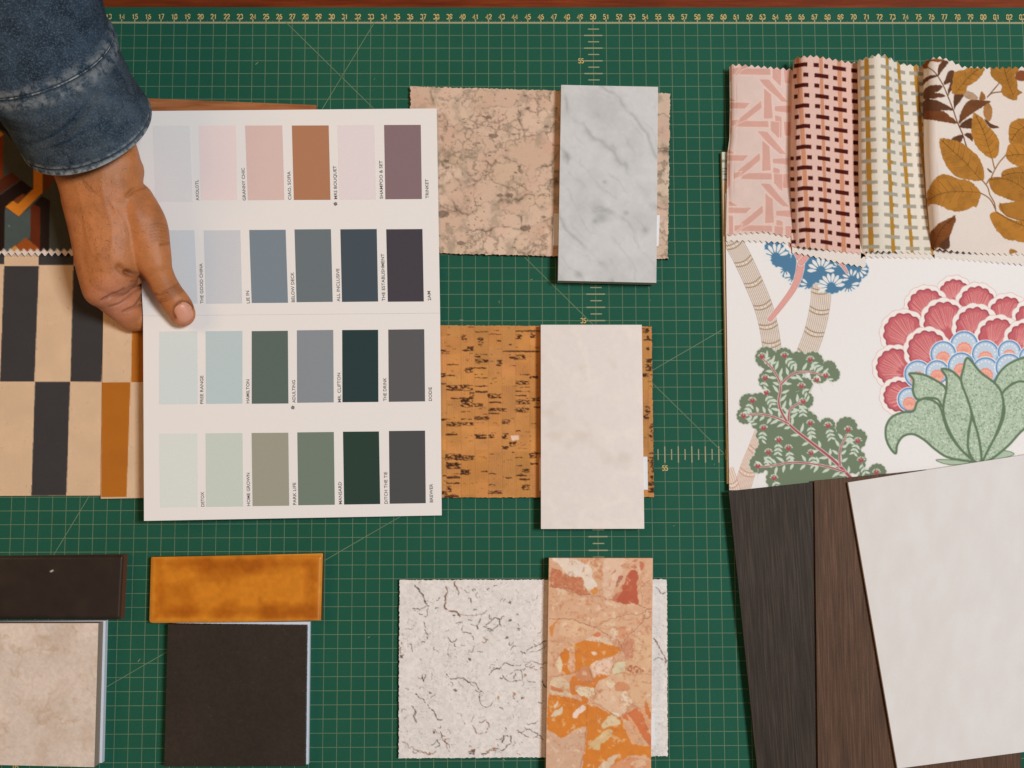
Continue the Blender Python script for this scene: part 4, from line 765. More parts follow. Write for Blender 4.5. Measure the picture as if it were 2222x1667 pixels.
fabric(cv, [(130, 1722), (180, 1718), (300, 1715), (420, 1715), (545, 1718)], [(130, 1866), (545, 1878)], [(1715, 133), (1725, 126), (1740, 124), (1765, 122), (1800, 128), (1830, 134), (1870, 139)], [(1712, 538), (1725, 535), (1770, 540), (1820, 546), (1880, 552)],
       [(0, .72), (.03, 1.35), (.10, 1.95), (.2, 2.15), (.35, 2.0), (.6, 1.5), (.85, 1.1), (1, .9)], 'pink swatch with maroon basket weave bars between lattice and cream fabrics', 2, (224, 190, 168), [(1712, 546), (1760, 556), (1820, 570), (1880, 581)], 0)
# ochre weave
cv = Canvas(1845, 105, 2030, 585, (226, 212, 194)); OC = (176, 126, 48); GY = (164, 154, 136)
for P_ in (((120, 1874.4, 1884.5), (344, 1879, 1890), (545, 1885, 1897)), ((120, 1921.5, 1928), (344, 1925, 1933), (545, 1934.5, 1944)), ((120, 1944, 1951.5), (344, 1959, 1967.5), (545, 1975.5, 1984.5)), ((120, 1979, 1989), (250, 1990, 1999), (344, 1999, 2006), (545, 2020, 2028))):
    cv.fill([(a[1], a[0] - (20 if i == 0 else 0)) for i, a in enumerate(P_)] + [(a[2], a[0] + (30 if i == 0 else 0)) for i, a in enumerate(P_[::-1])], OC)
ow = [(1866, 1896, 1872.7, 1909), (1910.5, 1933, 1920.6, 1954), (1938, 1962, 1966, 1996), (1971, 2004, 2006, 2040)]; st = [(1874, 1885, 1884.5, 1897), (1921, 1928.5, 1934.5, 1944), (1944, 1951.5, 1975.5, 1984.5), (1979, 1989, 2020, 2028)]
oxc = [1860, 1866, 1880, 1900, 1912, 1930, 1945, 1962, 1980, 2010]; oyc = [3, 2.5, 0, -1.5, -2.5, 2, 8, 13, 14, 17]
for r in range(0, 21):
    y = 123.5 + 22.3 * r + .035 * r * r; tt = (y - 120) / 425.
    fac = 1 - .78 * max(0, min(1, tt)); off = lambda x: float(np.interp(x, oxc, oyc)) * fac
    for c in range(4):
        a, b, cc, d = ow[c]; xa, xb = a + (cc - a) * tt, b + (d - b) * tt; bar(xa, xb, y, 7.6, GY, off)
        if (r + c) % 2 == 1:
            a, b, cc, d = st[c]; bar(a + (cc - a) * tt, b + (d - b) * tt, y, 8.6, OC, off)
weave(cv, .015, 2.2); cv.grain(.015)
fabric(cv, [(110, 1860), (250, 1862), (420, 1863), (552, 1867)], [(110, 2012), (300, 2014), (552, 2028)], [(1855, 134), (1868, 130), (1885, 124), (1905, 119), (1922, 121), (1935, 129), (1950, 138), (1970, 141), (1995, 143), (2030, 143)], [(1855, 550), (1900, 546), (1960, 548), (2030, 552)],
       [(0, 1.0), (.02, 1.7), (.08, 2.1), (.25, 2.65), (.38, 2.6), (.5, 2.1), (.62, 1.5), (.78, 1.25), (.9, 1.1), (1, 1.0)], 'cream swatch woven with ochre stripes and grey bars beside the leaf print', 5, (232, 214, 190), [(1855, 560), (1900, 558), (1960, 560), (2030, 562)], 4)
# leaf print
cv = Canvas(1995, 110, 2300, 600, (226, 208, 194)); L3 = Z(1850, 100, 5.946); L4 = Z(1850, 340, 5.946); rs = random.Random(20); MU = (176, 116, 46); BN = (98, 60, 38); MD = (132, 80, 26)
H, Wd = cv.H, cv.W; lt = fbm(H, Wd, 26, 4, 5)
def leaf(T, pts, col, vein=None, am=3):
    q = jag(smo(T(pts), 3), am, 2, rs); c2 = np.array(col) * (rs.uniform(.94, 1.06)); cv.fill(q, c2); cv.fill(q, c2 * .8, .5, np.clip((lt - .42) * 3, 0, 1)); cv.stroke(q, .8, c2 * .75, .6, closed=True)
    if vein:
        v = T(smo(vein, 5, False)); n = len(v); Qa = np.array(q)
        for k in range(1, n - 1, 2):
            T_ = np.array(v[k + 1]) - np.array(v[k - 1]); T_ /= np.linalg.norm(T_) + 1e-9
            for sg in (-1, 1):
                a = math.atan2(T_[1], T_[0]) + math.pi + sg * -1.0; l = 0
                dmin = np.min(np.hypot(Qa[:, 0] - v[k][0], Qa[:, 1] - v[k][1])); l = dmin * 1.05
                e_ = (v[k][0] + l * math.cos(a), v[k][1] + l * math.sin(a)); cv.stroke(smo([v[k], ((v[k][0] + e_[0]) / 2 - sg * .6, (v[k][1] + e_[1]) / 2), e_], 3, False), 1.5, np.array(col) * .6, .85, .6)
                e2 = (e_[0] + 2 * math.cos(a + 1.6), e_[1] + 2 * math.sin(a + 1.6)); cv.stroke([(v[k][0] + T_[0] * 1.5, v[k][1] + T_[1] * 1.5), e2], 1.3, np.array(col) * 1.2, .5, .6)
        cv.stroke(v, 1.5, np.array(col) * .55, .9, .8)
for q in ([(960, 270), (1040, 320), (1100, 390), (1170, 510), (1230, 650), (1300, 830), (1350, 980), (1420, 1140), (1470, 1300)], [(1740, 660), (1800, 610), (1930, 590)], [(1900, 470), (1740, 660)]): cv.stroke(L3(smo(q, 5, False)), 2, (112, 72, 42), 1, 2.6)
for q in ([(1640, 270), (1740, 390), (1770, 490), (1830, 600), (1850, 720)], [(1640, 465), (1740, 520), (1800, 590), (1850, 700)], [(1730, 350), (1780, 280), (1900, 270)], [(1790, 270), (1830, 180), (1890, 80), (1950, 10), (2000, -50)], [(1830, 150), (1800, 20)]): cv.stroke(L4(smo(q, 5, False)), 2.4, (136, 92, 52), 1)
leaf(L3, [(1430, 640), (1480, 580), (1620, 660), (1540, 700)], (190, 152, 120))
for q, c in (([(1100, 360), (1110, 270), (1160, 200), (1240, 205), (1180, 290), (1110, 380)], BN), ([(910, 500), (905, 450), (990, 385), (1080, 375), (1110, 385), (1050, 410), (980, 435)], BN), ([(915, 640), (930, 560), (1000, 515), (1080, 505), (1160, 520), (1110, 580), (1050, 605), (1140, 615), (1195, 650), (1080, 670), (930, 690)], BN),
             ([(890, 780), (930, 700), (1030, 690), (1150, 730), (1240, 780), (1300, 830), (1180, 830), (1060, 840), (900, 850)], BN), ([(895, 880), (930, 835), (1060, 840), (1160, 840), (1240, 890), (1345, 1000), (1210, 985), (1030, 950), (910, 940)], (118, 66, 34)), ([(1180, 500), (1200, 420), (1240, 330), (1310, 325), (1290, 440), (1260, 470)], BN),
             ([(1230, 640), (1250, 500), (1290, 450), (1310, 520), (1260, 590)], BN), ([(1310, 820), (1305, 700), (1320, 620), (1400, 615), (1430, 640), (1390, 710), (1330, 780)], BN), ([(1380, 1040), (1430, 980), (1540, 930), (1560, 1060), (1450, 1060)], BN), ([(1370, 1000), (1400, 870), (1450, 760), (1520, 700), (1630, 700), (1780, 715), (1700, 770), (1600, 830), (1500, 900)], (112, 66, 36)),
             ([(1700, 940), (1800, 1010), (1890, 1050), (1800, 1060), (1750, 1030)], BN), ([(1280, 1210), (1320, 1170), (1420, 1150), (1390, 1240)], BN), ([(1440, 1140), (1530, 1130), (1550, 1230), (1500, 1190)], BN), ([(890, 270), (930, 200), (1050, 165), (1190, 180), (1120, 205), (1000, 200), (955, 290)], (140, 78, 28))): leaf(L3, q, c)
leaf(L3, [(1640, 700), (1650, 620), (1670, 590), (1720, 680)], (160, 100, 48)); leaf(L3, [(1690, 880), (1700, 780), (1760, 740), (1800, 830), (1790, 930), (1750, 970)], (164, 112, 62))
for T, q, v in ((L3, [(1280, 600), (1290, 450), (1320, 340), (1440, 310), (1500, 280), (1700, 285), (1650, 390), (1540, 490), (1480, 520), (1450, 610), (1350, 625)], [(1620, 300), (1480, 420), (1340, 590)]), (L3, [(1780, 300), (1800, 240), (2110, 240), (2140, 320), (2090, 380), (2120, 440), (2130, 560), (2190, 600), (2130, 640), (2110, 700), (2000, 670), (1920, 600), (1930, 520), (1880, 470), (1800, 400)], [(1950, 260), (2000, 450), (2080, 660)]),
                (L3, [(1560, 870), (1540, 1000), (1530, 1100), (1560, 1210), (1620, 1320), (1700, 1400), (1800, 1450), (1870, 1410), (1890, 1300), (1880, 1200), (1820, 1110), (1740, 1030), (1680, 940), (1600, 880)], [(1590, 900), (1680, 1080), (1740, 1260), (1795, 1440)]), (L3, [(1125, 1200), (1280, 1210), (1400, 1250), (1500, 1320), (1620, 1430), (1680, 1560), (1695, 1680), (1670, 1740), (1500, 1730), (1350, 1690), (1250, 1600), (1180, 1480), (1140, 1350)], [(1150, 1220), (1300, 1360), (1450, 1500), (1660, 1730)]),
                (L4, [(960, 490), (1050, 300), (1140, 235), (1220, 235), (1370, 290), (1500, 310), (1600, 390), (1650, 470), (1640, 540), (1600, 650), (1560, 640), (1480, 680), (1390, 705), (1250, 690), (1120, 625), (1010, 610), (970, 640)], [(980, 560), (1150, 475), (1380, 450), (1640, 462)]), (L3, [(2170, 940), (2060, 980), (2020, 1060), (2020, 1180), (2040, 1260), (2200, 1290), (2350, 1200), (2350, 1000)], [(2050, 1220), (2150, 1080), (2300, 1020)]),
                (L3, [(2040, 1260), (1990, 1350), (1980, 1430), (2040, 1500), (2160, 1560), (2350, 1560), (2400, 1400), (2250, 1270)], [(1990, 1420), (2150, 1400), (2350, 1420)]), (L4, [(1920, 260), (1940, 190), (2040, 150), (2212, 130), (2400, 160), (2380, 290), (1950, 285)], [(1930, 250), (2100, 210), (2350, 220)]), (L4, [(1760, 300), (1900, 270), (2100, 270), (2240, 310), (2330, 480), (2240, 590), (2080, 570), (1900, 510), (1800, 430)], [(1780, 300), (1950, 285), (2100, 340), (2280, 460)]),
                (L4, [(1895, 680), (1900, 610), (2000, 600), (2212, 570), (2400, 620), (2380, 840), (2212, 830), (2050, 790), (1960, 740)], None), (L4, [(1775, 750), (1850, 710), (1950, 760), (2080, 820), (2212, 830), (2400, 860), (2380, 1080), (2212, 1105), (2080, 1080), (1970, 1060), (1850, 930), (1790, 830)], [(1860, 720), (2050, 830), (2212, 900), (2360, 1000)]),
                (L4, [(1000, 1210), (985, 1020), (1060, 920), (1120, 860), (1210, 820), (1330, 760), (1290, 920), (1250, 1040), (1240, 1170), (1180, 1200), (1120, 1170)], [(1310, 790), (1150, 930), (1030, 1190)]), (L4, [(2030, 1250), (2040, 1190), (2130, 1230)], None)):
    leaf(T, q, MU if q[0] != (1000, 1210) else (130, 74, 34), v)
cv.stroke(L4(smo([(1900, 600), (1960, 740), (2050, 790), (2212, 830)], 4, False)), 1.8, MD, .9)
leaf(L4, [(1120, 1150), (1230, 1040), (1250, 1080), (1250, 1170), (1190, 1200)], BN); leaf(L3, [(2100, 400), (2130, 330), (2212, 320), (2300, 380), (2212, 450), (2130, 440)], (128, 70, 40)); leaf(L4, [(1740, 150), (1790, 190), (1800, 210), (1760, 190)], (96, 76, 44))
weave(cv, .012, 2.2); cv.grain(.015)
fabric(cv, [(115, 2003), (250, 2003), (330, 2004), (420, 2009), (480, 2015), (560, 2022)], [(115, 2290), (560, 2290)], [(1995, 146), (2004, 136), (2020, 128), (2040, 125), (2060, 131), (2090, 146), (2130, 148), (2222, 147), (2300, 147)], [(2000, 538), (2040, 541), (2080, 547), (2130, 551), (2222, 553), (2300, 555)],
       [(0, .9), (.01, 1.6), (.05, 2.3), (.12, 2.55), (.25, 2.2), (.45, 1.6), (.7, 1.4), (1, 1.5)], 'cream swatch printed with ochre and brown leaves, rightmost of the four fabrics', 9, (236, 216, 200), [(2000, 556), (2060, 562), (2130, 568), (2222, 575), (2300, 578)], 7)
# ================================================================ right: boards
m_dw = mat('dark_wood', ramp=[(.25, (39, 31, 25)), (.5, (56, 46, 38)), (.78, (80, 68, 57))], vscale=130, stretch=(9, .22, 1), var=.10, rough=.6, grain=.14, gscale=1100, bump=('grain', 160, .25), rot=-.05)
m_bw = mat('brown_wood', ramp=[(.25, (60, 42, 31)), (.5, (84, 60, 45)), (.78, (112, 82, 62))], vscale=130, stretch=(9, .22, 1), var=.10, rough=.6, grain=.14, gscale=1100, bump=('grain', 160, .25), rot=-.01)
m_ln = mat('pale_laminate', ramp=[(.3, (211, 202, 195)), (.5, (214, 205, 198)), (.7, (217, 209, 203))], vscale=48, stretch=(1.3, .7, 1), rough=.7, grain=.03, gscale=1500, rot=.15, var=.015)
o = slab('wood_sample', [(1581, 1066), (1760, 1047), (2010, 1019), (2060, 1700), (1650, 1740)], [.92, .92, .92, .78, .78], .16, m_dw, bev=.03)
tag(o, 'near black wood grain board, leftmost of the three boards at lower right', 'wood sample', 'sample boards at lower right')
sm_ = J = None
o = slab('wood_sample', [(1767, 1043.5), (2205, 1001), (2217, 1740), (1776, 1740)], [1.12, 1.12, 1.0, 1.0], .17, m_bw, bev=.03)
tag(o, 'brown wood grain board between the near black and the pale boards', 'wood sample', 'sample boards at lower right')
o = slab('laminate_sample', [(1840, 1047), (2300, 975), (2300, 1622), (1947.5, 1668.5)], [1.42, 1.42, 1.34, 1.34], .2, m_ln, bev=.03)
tag(o, 'pale grey linen textured board lying over the brown wood board', 'laminate sample')
# ================================================================ colour card
def cz(x, y):
    s = np.clip((np.asarray(x, float) - 300) / 660., 0, 1); f = np.asarray(y, float)
    return .56 + 1.5 * (1 - s) ** 1.7 + .05 * (1 - np.clip(np.abs(f - 683) / 60., 0, 1)) * -1.2
card = empty('colour_card', 630, 700, 0, 'white folded paint colour card with twenty four swatches held by the hand', 'colour card')
m_card = mat('card_paper', (228, 219, 212), rough=.6, bump=('noise', 700, .05), grain=.012, spec=.25)
m_print = mat('grey_print', (98, 88, 82), rough=.7, grain=0)
def patch(name, TL, TR, BR, BL, zf, m, nx, ny, th, parent):
    S, T = np.meshgrid(np.linspace(0, 1, nx), np.linspace(0, 1, ny)); S = S[..., None]; T = T[..., None]
    Q = (np.array(TL) * (1 - S) + np.array(TR) * S) * (1 - T) + (np.array(BL) * (1 - S) + np.array(BR) * S) * T
    P = W(Q[..., 0], Q[..., 1], zf(Q[..., 0], Q[..., 1])).reshape(-1, 3); i = np.arange(nx * ny).reshape(ny, nx)
    q = np.stack([i[:-1, :-1], i[1:, :-1], i[1:, 1:], i[:-1, 1:]], -1).reshape(-1, 4); loop = np.concatenate([i[0, :], i[1:, -1], i[-1, -2::-1], i[-2:0:-1, 0]]); nl = len(loop); b = len(P)
    k = np.arange(nl); k2 = (k + 1) % nl; V = np.concatenate([P, P[loop], P[loop] - [0, 0, th * CM], P - [0, 0, th * CM]])
    Fq = np.concatenate([q, np.stack([b + k, b + k2, b + nl + k2, b + nl + k], 1), (q + b + 2 * nl)[:, ::-1]])
    return mesh_obj(name, V, Fq, m, parent, smooth=np.r_[np.ones(len(q), bool), np.zeros(nl, bool), np.ones(len(q), bool)])
patch('upper_panel', (288, 241.5), (947.5, 235.5), (955, 679.5), (310.5, 685.5), cz, m_card, 120, 30, .06, card)
patch('lower_panel', (310.5, 685.7), (955, 679.8), (958.5, 1118.5), (312.5, 1130.5), cz, m_card, 120, 30, .06, card)
Ra = Z(300, 200, 3.318); Rb = Z(300, 660, 3.318)
sw = [(Ra, [(105, 242), (372, 242), (392, 790), (125, 790)], (220, 212, 208)), (Ra, [(436, 242), (705, 240), (714, 778), (452, 778)], (232, 208, 202)), (Ra, [(769, 241), (1037, 240), (1052, 777), (789, 779)], (214, 182, 172)), (Ra, [(1106, 241), (1371, 240), (1384, 776), (1120, 777)], (172, 118, 86)), (Ra, [(1434, 238), (1700, 236), (1712, 774), (1448, 775)], (224, 208, 206)), (Ra, [(1770, 237), (2034, 236), (2042, 770), (1779, 772)], (132, 107, 108)),
      (Ra, [(120, 995), (405, 995), (428, 1522), (150, 1524)], (203, 203, 203)), (Ra, [(471, 996), (735, 994), (748, 1522), (488, 1524)], (200, 198, 199)), (Ra, [(799, 993), (1061, 991), (1078, 1517), (817, 1519)], (120, 130, 138)), (Ra, [(1125, 989), (1387, 987), (1400, 1510), (1140, 1513)], (105, 112, 115)), (Ra, [(1455, 988), (1717, 986), (1727, 1508), (1467, 1511)], (68, 77, 84)), (Ra, [(1785, 988), (2046, 986), (2056, 1508), (1797, 1510)], (68, 62, 68)),
      (Rb, [(152, 198), (425, 195), (428, 720), (150, 722)], (207, 211, 207)), (Rb, [(485, 196), (750, 193), (750, 717), (487, 719)], (184, 195, 194)), (Rb, [(817, 195), (1077, 192), (1081, 716), (817, 718)], (90, 101, 93)), (Rb, [(1142, 189), (1404, 186), (1407, 708), (1144, 711)], (135, 138, 141)), (Rb, [(1468, 187), (1727, 185), (1729, 705), (1470, 707)], (40, 57, 58)), (Rb, [(1800, 184), (2059, 181), (2065, 701), (1804, 704)], (88, 86, 86)),
      (Rb, [(150, 932), (425, 930), (427, 1463), (158, 1465)], (214, 214, 205)), (Rb, [(485, 930), (750, 928), (755, 1458), (487, 1461)], (196, 201, 189)), (Rb, [(816, 928), (1080, 926), (1087, 1452), (823, 1455)], (154, 150, 132)), (Rb, [(1145, 924), (1408, 921), (1415, 1445), (1152, 1449)], (112, 123, 109)), (Rb, [(1474, 919), (1733, 917), (1742, 1440), (1482, 1444)], (42, 61, 51)), (Rb, [(1805, 914), (2065, 911), (2070, 1434), (1810, 1438)], (74, 74, 73))]
for T, q, c in sw:
    patch('paint_swatch', *T(q), lambda x, y: cz(x, y) + .012, mat('paint', c, rough=.7, grain=.06, gscale=1800, spec=.15), 18, 10, .01, card)
JJ = Join()
for T, L_ in ((Ra, [('AXOLOTL', 438, 780, 433, 632), ('GRANNY CHIC', 775, 780, 765, 545), ('CIAO, SOFIA', 1102, 775, 1095, 570), ('MRS BOUQUET', 1433, 770, 1425, 530), ('SHAMPOO & SET', 1762, 768, 1757, 493), ('TRINKET', 2092, 765, 2088, 627),
                    ('THE GOOD CHINA', 470, 1522, 462, 1233), ('LIE IN', 803, 1520, 797, 1430), ('BELOW DECK', 1127, 1512, 1120, 1297), ('ALL INCLUSIVE', 1453, 1508, 1447, 1270), ('THE ESTABLISHMENT', 1778, 1504, 1770, 1163), ('2AM', 2108, 1500, 2103, 1432)]),
              (Rb, [('FREE RANGE', 468, 718, 468, 515), ('HAMILTON', 800, 714, 800, 543), ('ADULTING', 1132, 711, 1130, 547), ('MR. CLIFTON', 1460, 707, 1455, 495), ('THE DRINK', 1788, 698, 1786, 530), ('DODIE', 2114, 697, 2113, 598),
                    ('DETOX', 476, 1458, 472, 1352), ('HOME GROWN', 806, 1453, 802, 1215), ('PARK LIFE', 1138, 1446, 1135, 1285), ('MANSARD', 1467, 1441, 1463, 1280), ('DITCH THE TIE', 1796, 1438, 1792, 1208), ('BREWER', 2122, 1428, 2120, 1294)])):
    for s, x0, y0, x1, y1 in L_:
        a, b = T([(x0, y0), (x1, y1)]); V_, F_ = text_geo(s, a, b, .235, 0, .008); qx, qy = T([(0, 0)])[0], 0; px_, py_ = proj(V_); mesh_obj('swatch_name', W(px_, py_, cz(px_, py_) + .02), F_, m_print, card)
for T, x, y in ((Ra, 1420, 805), (Rb, 1113, 745)):      # the small printed blossom marks
    for k in range(6):
        a = k * math.pi / 3 + .3; cx, cy = x + 8 * math.cos(a), y + 8 * math.sin(a); q = T(smo([(x + 2 * math.cos(a), y + 2 * math.sin(a)), (cx - 4 * math.sin(a), cy + 4 * math.cos(a)), (x + 16 * math.cos(a), y + 16 * math.sin(a)), (cx + 4 * math.sin(a), cy - 4 * math.cos(a))], 3))
        JJ.add([W(u, v_, float(cz(u, v_)) + .02) for u, v_ in q], [tuple(range(len(q)))])
    JJ.build('blossom_mark', m_print, card); JJ = Join()
# ================================================================ person: right hand and forearm, denim sleeve
def chain(specs, out, dens=5):
    """specs: (px,py,z,rx[cm],rz) interpolated ellipsoid centres"""
    S_ = smo(specs, 12, False)
    for s in S_: out.append(s)
pts = []
chain([(60, 60, 6.2, 3.3, 3.0), (130, 190, 6.0, 3.2, 2.8), (184, 300, 5.4, 3.1, 2.4), (211, 360, 5.0, 3.05, 2.1), (220, 420, 4.7, 2.78, 1.95)], pts)
chain([(222, 400, 4.6, 2.5, 1.9), (232, 470, 4.5, 2.35, 1.8), (238, 540, 4.35, 2.2, 1.75), (240, 585, 4.1, 2.0, 1.6)], pts)      # palm core
chain([(194, 430, 4.4, 1.95, 1.7), (205, 510, 4.2, 1.65, 1.7), (213, 575, 4.0, 1.55, 1.55), (223, 625, 3.7, 1.45, 1.35)], pts)          # index metacarpal
chain([(268, 372, 4.5, 1.45, 1.3), (264, 400, 4.4, 1.4, 1.3)], pts)
chain([(286, 440, 4.3, 1.6, 1.4), (311, 490, 4.2, 1.68, 1.35), (324, 535, 4.15, 1.48, 1.2), (336, 572, 4.0, 1.2, 1.05)], pts)   # thumb metacarpal
chain([(334, 572, 4.0, 1.14, 1.02), (352, 610, 3.55, 1.0, .92), (369, 640, 3.1, 1.0, .84)], pts)
chain([(369, 640, 3.1, 1.0, .84), (387, 664, 2.8, 1.02, .76), (397, 682, 2.6, .93, .66)], pts)
chain([(270, 560, 3.7, 1.3, 1.0), (285, 590, 3.2, 1.1, .9)], pts)                                                                  # web
chain([(228, 628, 3.5, 1.35, 1.3), (258, 657, 2.3, 1.25, 1.1), (290, 692, 1.05, 1.0, .85)], pts)                                    # index proximal
chain([(290, 692, 1.05, 1.0, .85), (335, 692, .88, .82, .66), (375, 702, .78, .74, .56)], pts)                                      # index under the card
chain([(250, 618, 2.9, 1.25, 1.2), (276, 642, 1.8, 1.25, 1.0), (302, 650, 1.0, 1.1, .85), (345, 655, .82, .8, .6)], pts)              # middle finger tucked under
chain([(205, 560, 2.9, 1.2, 1.2), (235, 600, 1.9, 1.0, .95), (275, 590, 1.1, .85, .8), (300, 570, .95, .75, .65)], pts)              # ring
chain([(195, 500, 2.9, 1.1, 1.1), (215, 545, 1.9, .9, .85), (250, 545, 1.2, .75, .7), (272, 525, 1.1, .68, .65)], pts)               # little
import bmesh
bm = bmesh.new(); bmesh.ops.create_icosphere(bm, subdivisions=3, radius=1); bV = np.array([v.co[:] for v in bm.verts]); bF = np.array([[v.index for v in f.verts] for f in bm.faces]); bm.free()
VV = []; FF = []; n0 = 0
for (x, y, z, rx, rz) in pts:
    c = W(x, y, z); VV.append(c + bV * np.array([rx, rx, rz]) * CM); FF.append(bF + n0); n0 += len(bV)
tmp = mesh_obj('tmp', np.concatenate(VV), np.concatenate(FF), [], None, recenter=False)
md = tmp.modifiers.new('r', 'REMESH'); md.mode = 'VOXEL'; md.voxel_size = .0009; md.adaptivity = 0
ms = tmp.modifiers.new('s', 'SMOOTH'); ms.factor = .6; ms.iterations = 22
dg = bpy.context.evaluated_depsgraph_get(); dg.update(); em = tmp.evaluated_get(dg).to_mesh()
HV = np.empty(len(em.vertices) * 3); em.vertices.foreach_get('co', HV); HV = HV.reshape(-1, 3)
HN = np.empty(len(em.vertices) * 3); em.vertices.foreach_get('normal', HN); HN = HN.reshape(-1, 3)
HF = [tuple(p.vertices) for p in em.polygons]; tmp.evaluated_get(dg).to_mesh_clear(); bpy.data.objects.remove(tmp)
hx, hy = proj(HV); up = np.clip(HN[:, 2] * 2, 0, 1)
dk = np.zeros(len(HV))  # shade painted into the skin creases, with the knuckle folds' darker pigment
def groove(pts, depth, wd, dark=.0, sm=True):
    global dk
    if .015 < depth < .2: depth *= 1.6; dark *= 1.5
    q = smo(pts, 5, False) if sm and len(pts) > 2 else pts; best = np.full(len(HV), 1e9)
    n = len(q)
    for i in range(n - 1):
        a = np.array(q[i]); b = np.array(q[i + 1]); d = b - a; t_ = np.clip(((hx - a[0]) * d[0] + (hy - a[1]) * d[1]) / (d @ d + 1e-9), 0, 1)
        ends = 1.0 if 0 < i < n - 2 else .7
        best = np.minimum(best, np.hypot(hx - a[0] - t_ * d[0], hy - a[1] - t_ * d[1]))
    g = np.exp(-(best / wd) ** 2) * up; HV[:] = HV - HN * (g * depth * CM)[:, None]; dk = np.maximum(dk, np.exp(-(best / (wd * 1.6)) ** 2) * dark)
def bumpat(x, y, r, h, dark=0, sx=1):
    global dk
    g = np.exp(-(((hx - x) / (r * sx)) ** 2 + ((hy - y) / r) ** 2)) * up; HV[:] = HV + HN * (g * h * CM)[:, None]; dk = np.maximum(dk, g * dark)
H2 = Z(0, 250, 3.95); H3 = Z(0, 500, 3.95)
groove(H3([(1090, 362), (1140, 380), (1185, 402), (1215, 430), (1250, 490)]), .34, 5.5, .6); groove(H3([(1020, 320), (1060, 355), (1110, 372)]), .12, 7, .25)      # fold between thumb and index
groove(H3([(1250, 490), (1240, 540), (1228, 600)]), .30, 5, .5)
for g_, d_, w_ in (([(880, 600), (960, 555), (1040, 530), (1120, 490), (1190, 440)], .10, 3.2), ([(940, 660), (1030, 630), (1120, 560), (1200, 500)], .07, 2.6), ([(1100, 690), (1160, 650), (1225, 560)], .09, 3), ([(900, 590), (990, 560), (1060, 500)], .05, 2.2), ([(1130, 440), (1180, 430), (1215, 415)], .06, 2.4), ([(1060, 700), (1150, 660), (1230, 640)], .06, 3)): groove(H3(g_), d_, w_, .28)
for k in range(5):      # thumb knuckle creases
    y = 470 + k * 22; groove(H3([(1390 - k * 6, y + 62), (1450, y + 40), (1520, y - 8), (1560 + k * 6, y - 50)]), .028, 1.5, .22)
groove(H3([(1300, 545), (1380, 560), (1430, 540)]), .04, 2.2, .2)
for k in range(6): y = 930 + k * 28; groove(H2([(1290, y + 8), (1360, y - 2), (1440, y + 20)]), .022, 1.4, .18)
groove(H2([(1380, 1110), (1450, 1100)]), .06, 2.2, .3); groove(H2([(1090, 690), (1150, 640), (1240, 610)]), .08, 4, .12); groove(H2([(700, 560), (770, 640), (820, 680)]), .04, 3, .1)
for q_, h_ in (([(640, 560), (700, 760), (740, 1000), (800, 1200)], .035), ([(860, 560), (900, 760), (960, 960), (960, 1120)], .03), ([(960, 760), (1040, 900), (1090, 1020)], .03)): groove(H2(q_), -h_, 5)
bumpat(*H2([(1150, 850)])[0], 26, .12); bumpat(*H3([(850, 480)])[0], 22, .12); bumpat(*H3([(1180, 290)])[0], 16, .08); bumpat(*H2([(1150, 400)])[0], 22, .12)
groove(H2([(1000, 560), (1120, 720), (1180, 900), (1200, 1050)]), -.05, 14)                                    # extensor tendon
groove(H2([(760, 900), (820, 1100), (870, 1300)]), -.05, 8)
Nw = NR.RandomState(2) if hasattr(NR, 'RandomState') else np.random.RandomState(2)
h2 = Matrix
cc = np.array(alb((181, 111, 62))); pinkc = np.array(alb((204, 130, 98))); darkc = np.array(alb((104, 54, 28)))
fing = np.clip(1 - np.hypot(hx - 250, (hy - 655)) / 75, 0, 1) + np.clip(1 - np.hypot(hx - 398, hy - 690) / 32, 0, 1)
col = cc + (pinkc - cc) * np.clip(fing * 1.2, 0, .8)[:, None]
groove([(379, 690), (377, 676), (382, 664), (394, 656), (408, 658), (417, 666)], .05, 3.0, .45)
mott = samp(fbm(400, 300, 26, 4, 77), np.clip((hy - 300) * .8, 0, 398), np.clip((hx - 80) * .7, 0, 298)) - .5
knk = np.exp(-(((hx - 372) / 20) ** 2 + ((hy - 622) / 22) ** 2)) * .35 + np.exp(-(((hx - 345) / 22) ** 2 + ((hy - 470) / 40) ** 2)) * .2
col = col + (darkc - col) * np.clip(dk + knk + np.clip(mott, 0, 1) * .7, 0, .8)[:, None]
m_skin = mat('skin', attr=True, rough=.50, sss=.08, bump=('noise', 750, .8), grain=.10, gscale=700, var=.11, vscale=110, spec=.4)
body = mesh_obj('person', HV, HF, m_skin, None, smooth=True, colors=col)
tag(body, "person's right hand reaching from upper left in a denim sleeve, gripping the colour card", 'person')
# thumbnail
bvh = BVHTree.FromPolygons([tuple(v) for v in HV], HF); Cw = Vector(((cam_c - OFF) * CM).tolist())
nc = np.array(H3([(1578, 705)])[0]); ax = np.array([.50, .866]); pr = np.array([-.866, .50]); NV = []; NFc = []; nr, na = 8, 28
for i in range(nr + 1):
    for j in range(na):
        r = i / nr; a = j / na * 2 * math.pi; u = math.copysign(abs(math.cos(a)) ** .8, math.cos(a)) * 22 * r; v_ = math.copysign(abs(math.sin(a)) ** .8, math.sin(a)) * 20 * r
        p = nc + ax * u + pr * v_; w0 = Vector(W(p[0], p[1], 0).tolist()); d = (w0 - Cw).normalized(); hit = bvh.ray_cast(Cw, d)
        loc = hit[0] if hit[0] is not None else w0; nn = hit[1] if hit[1] is not None else Vector((0, 0, 1))
        NV.append(np.array(loc) + np.array([0, 0, 1]) * (.00035 * (1 - r ** 4) - .0001 * (r > .95)))
for i in range(nr):
    for j in range(na): a_, b_ = i * na + j, i * na + (j + 1) % na; NFc.append((a_, a_ + na, b_ + na, b_))
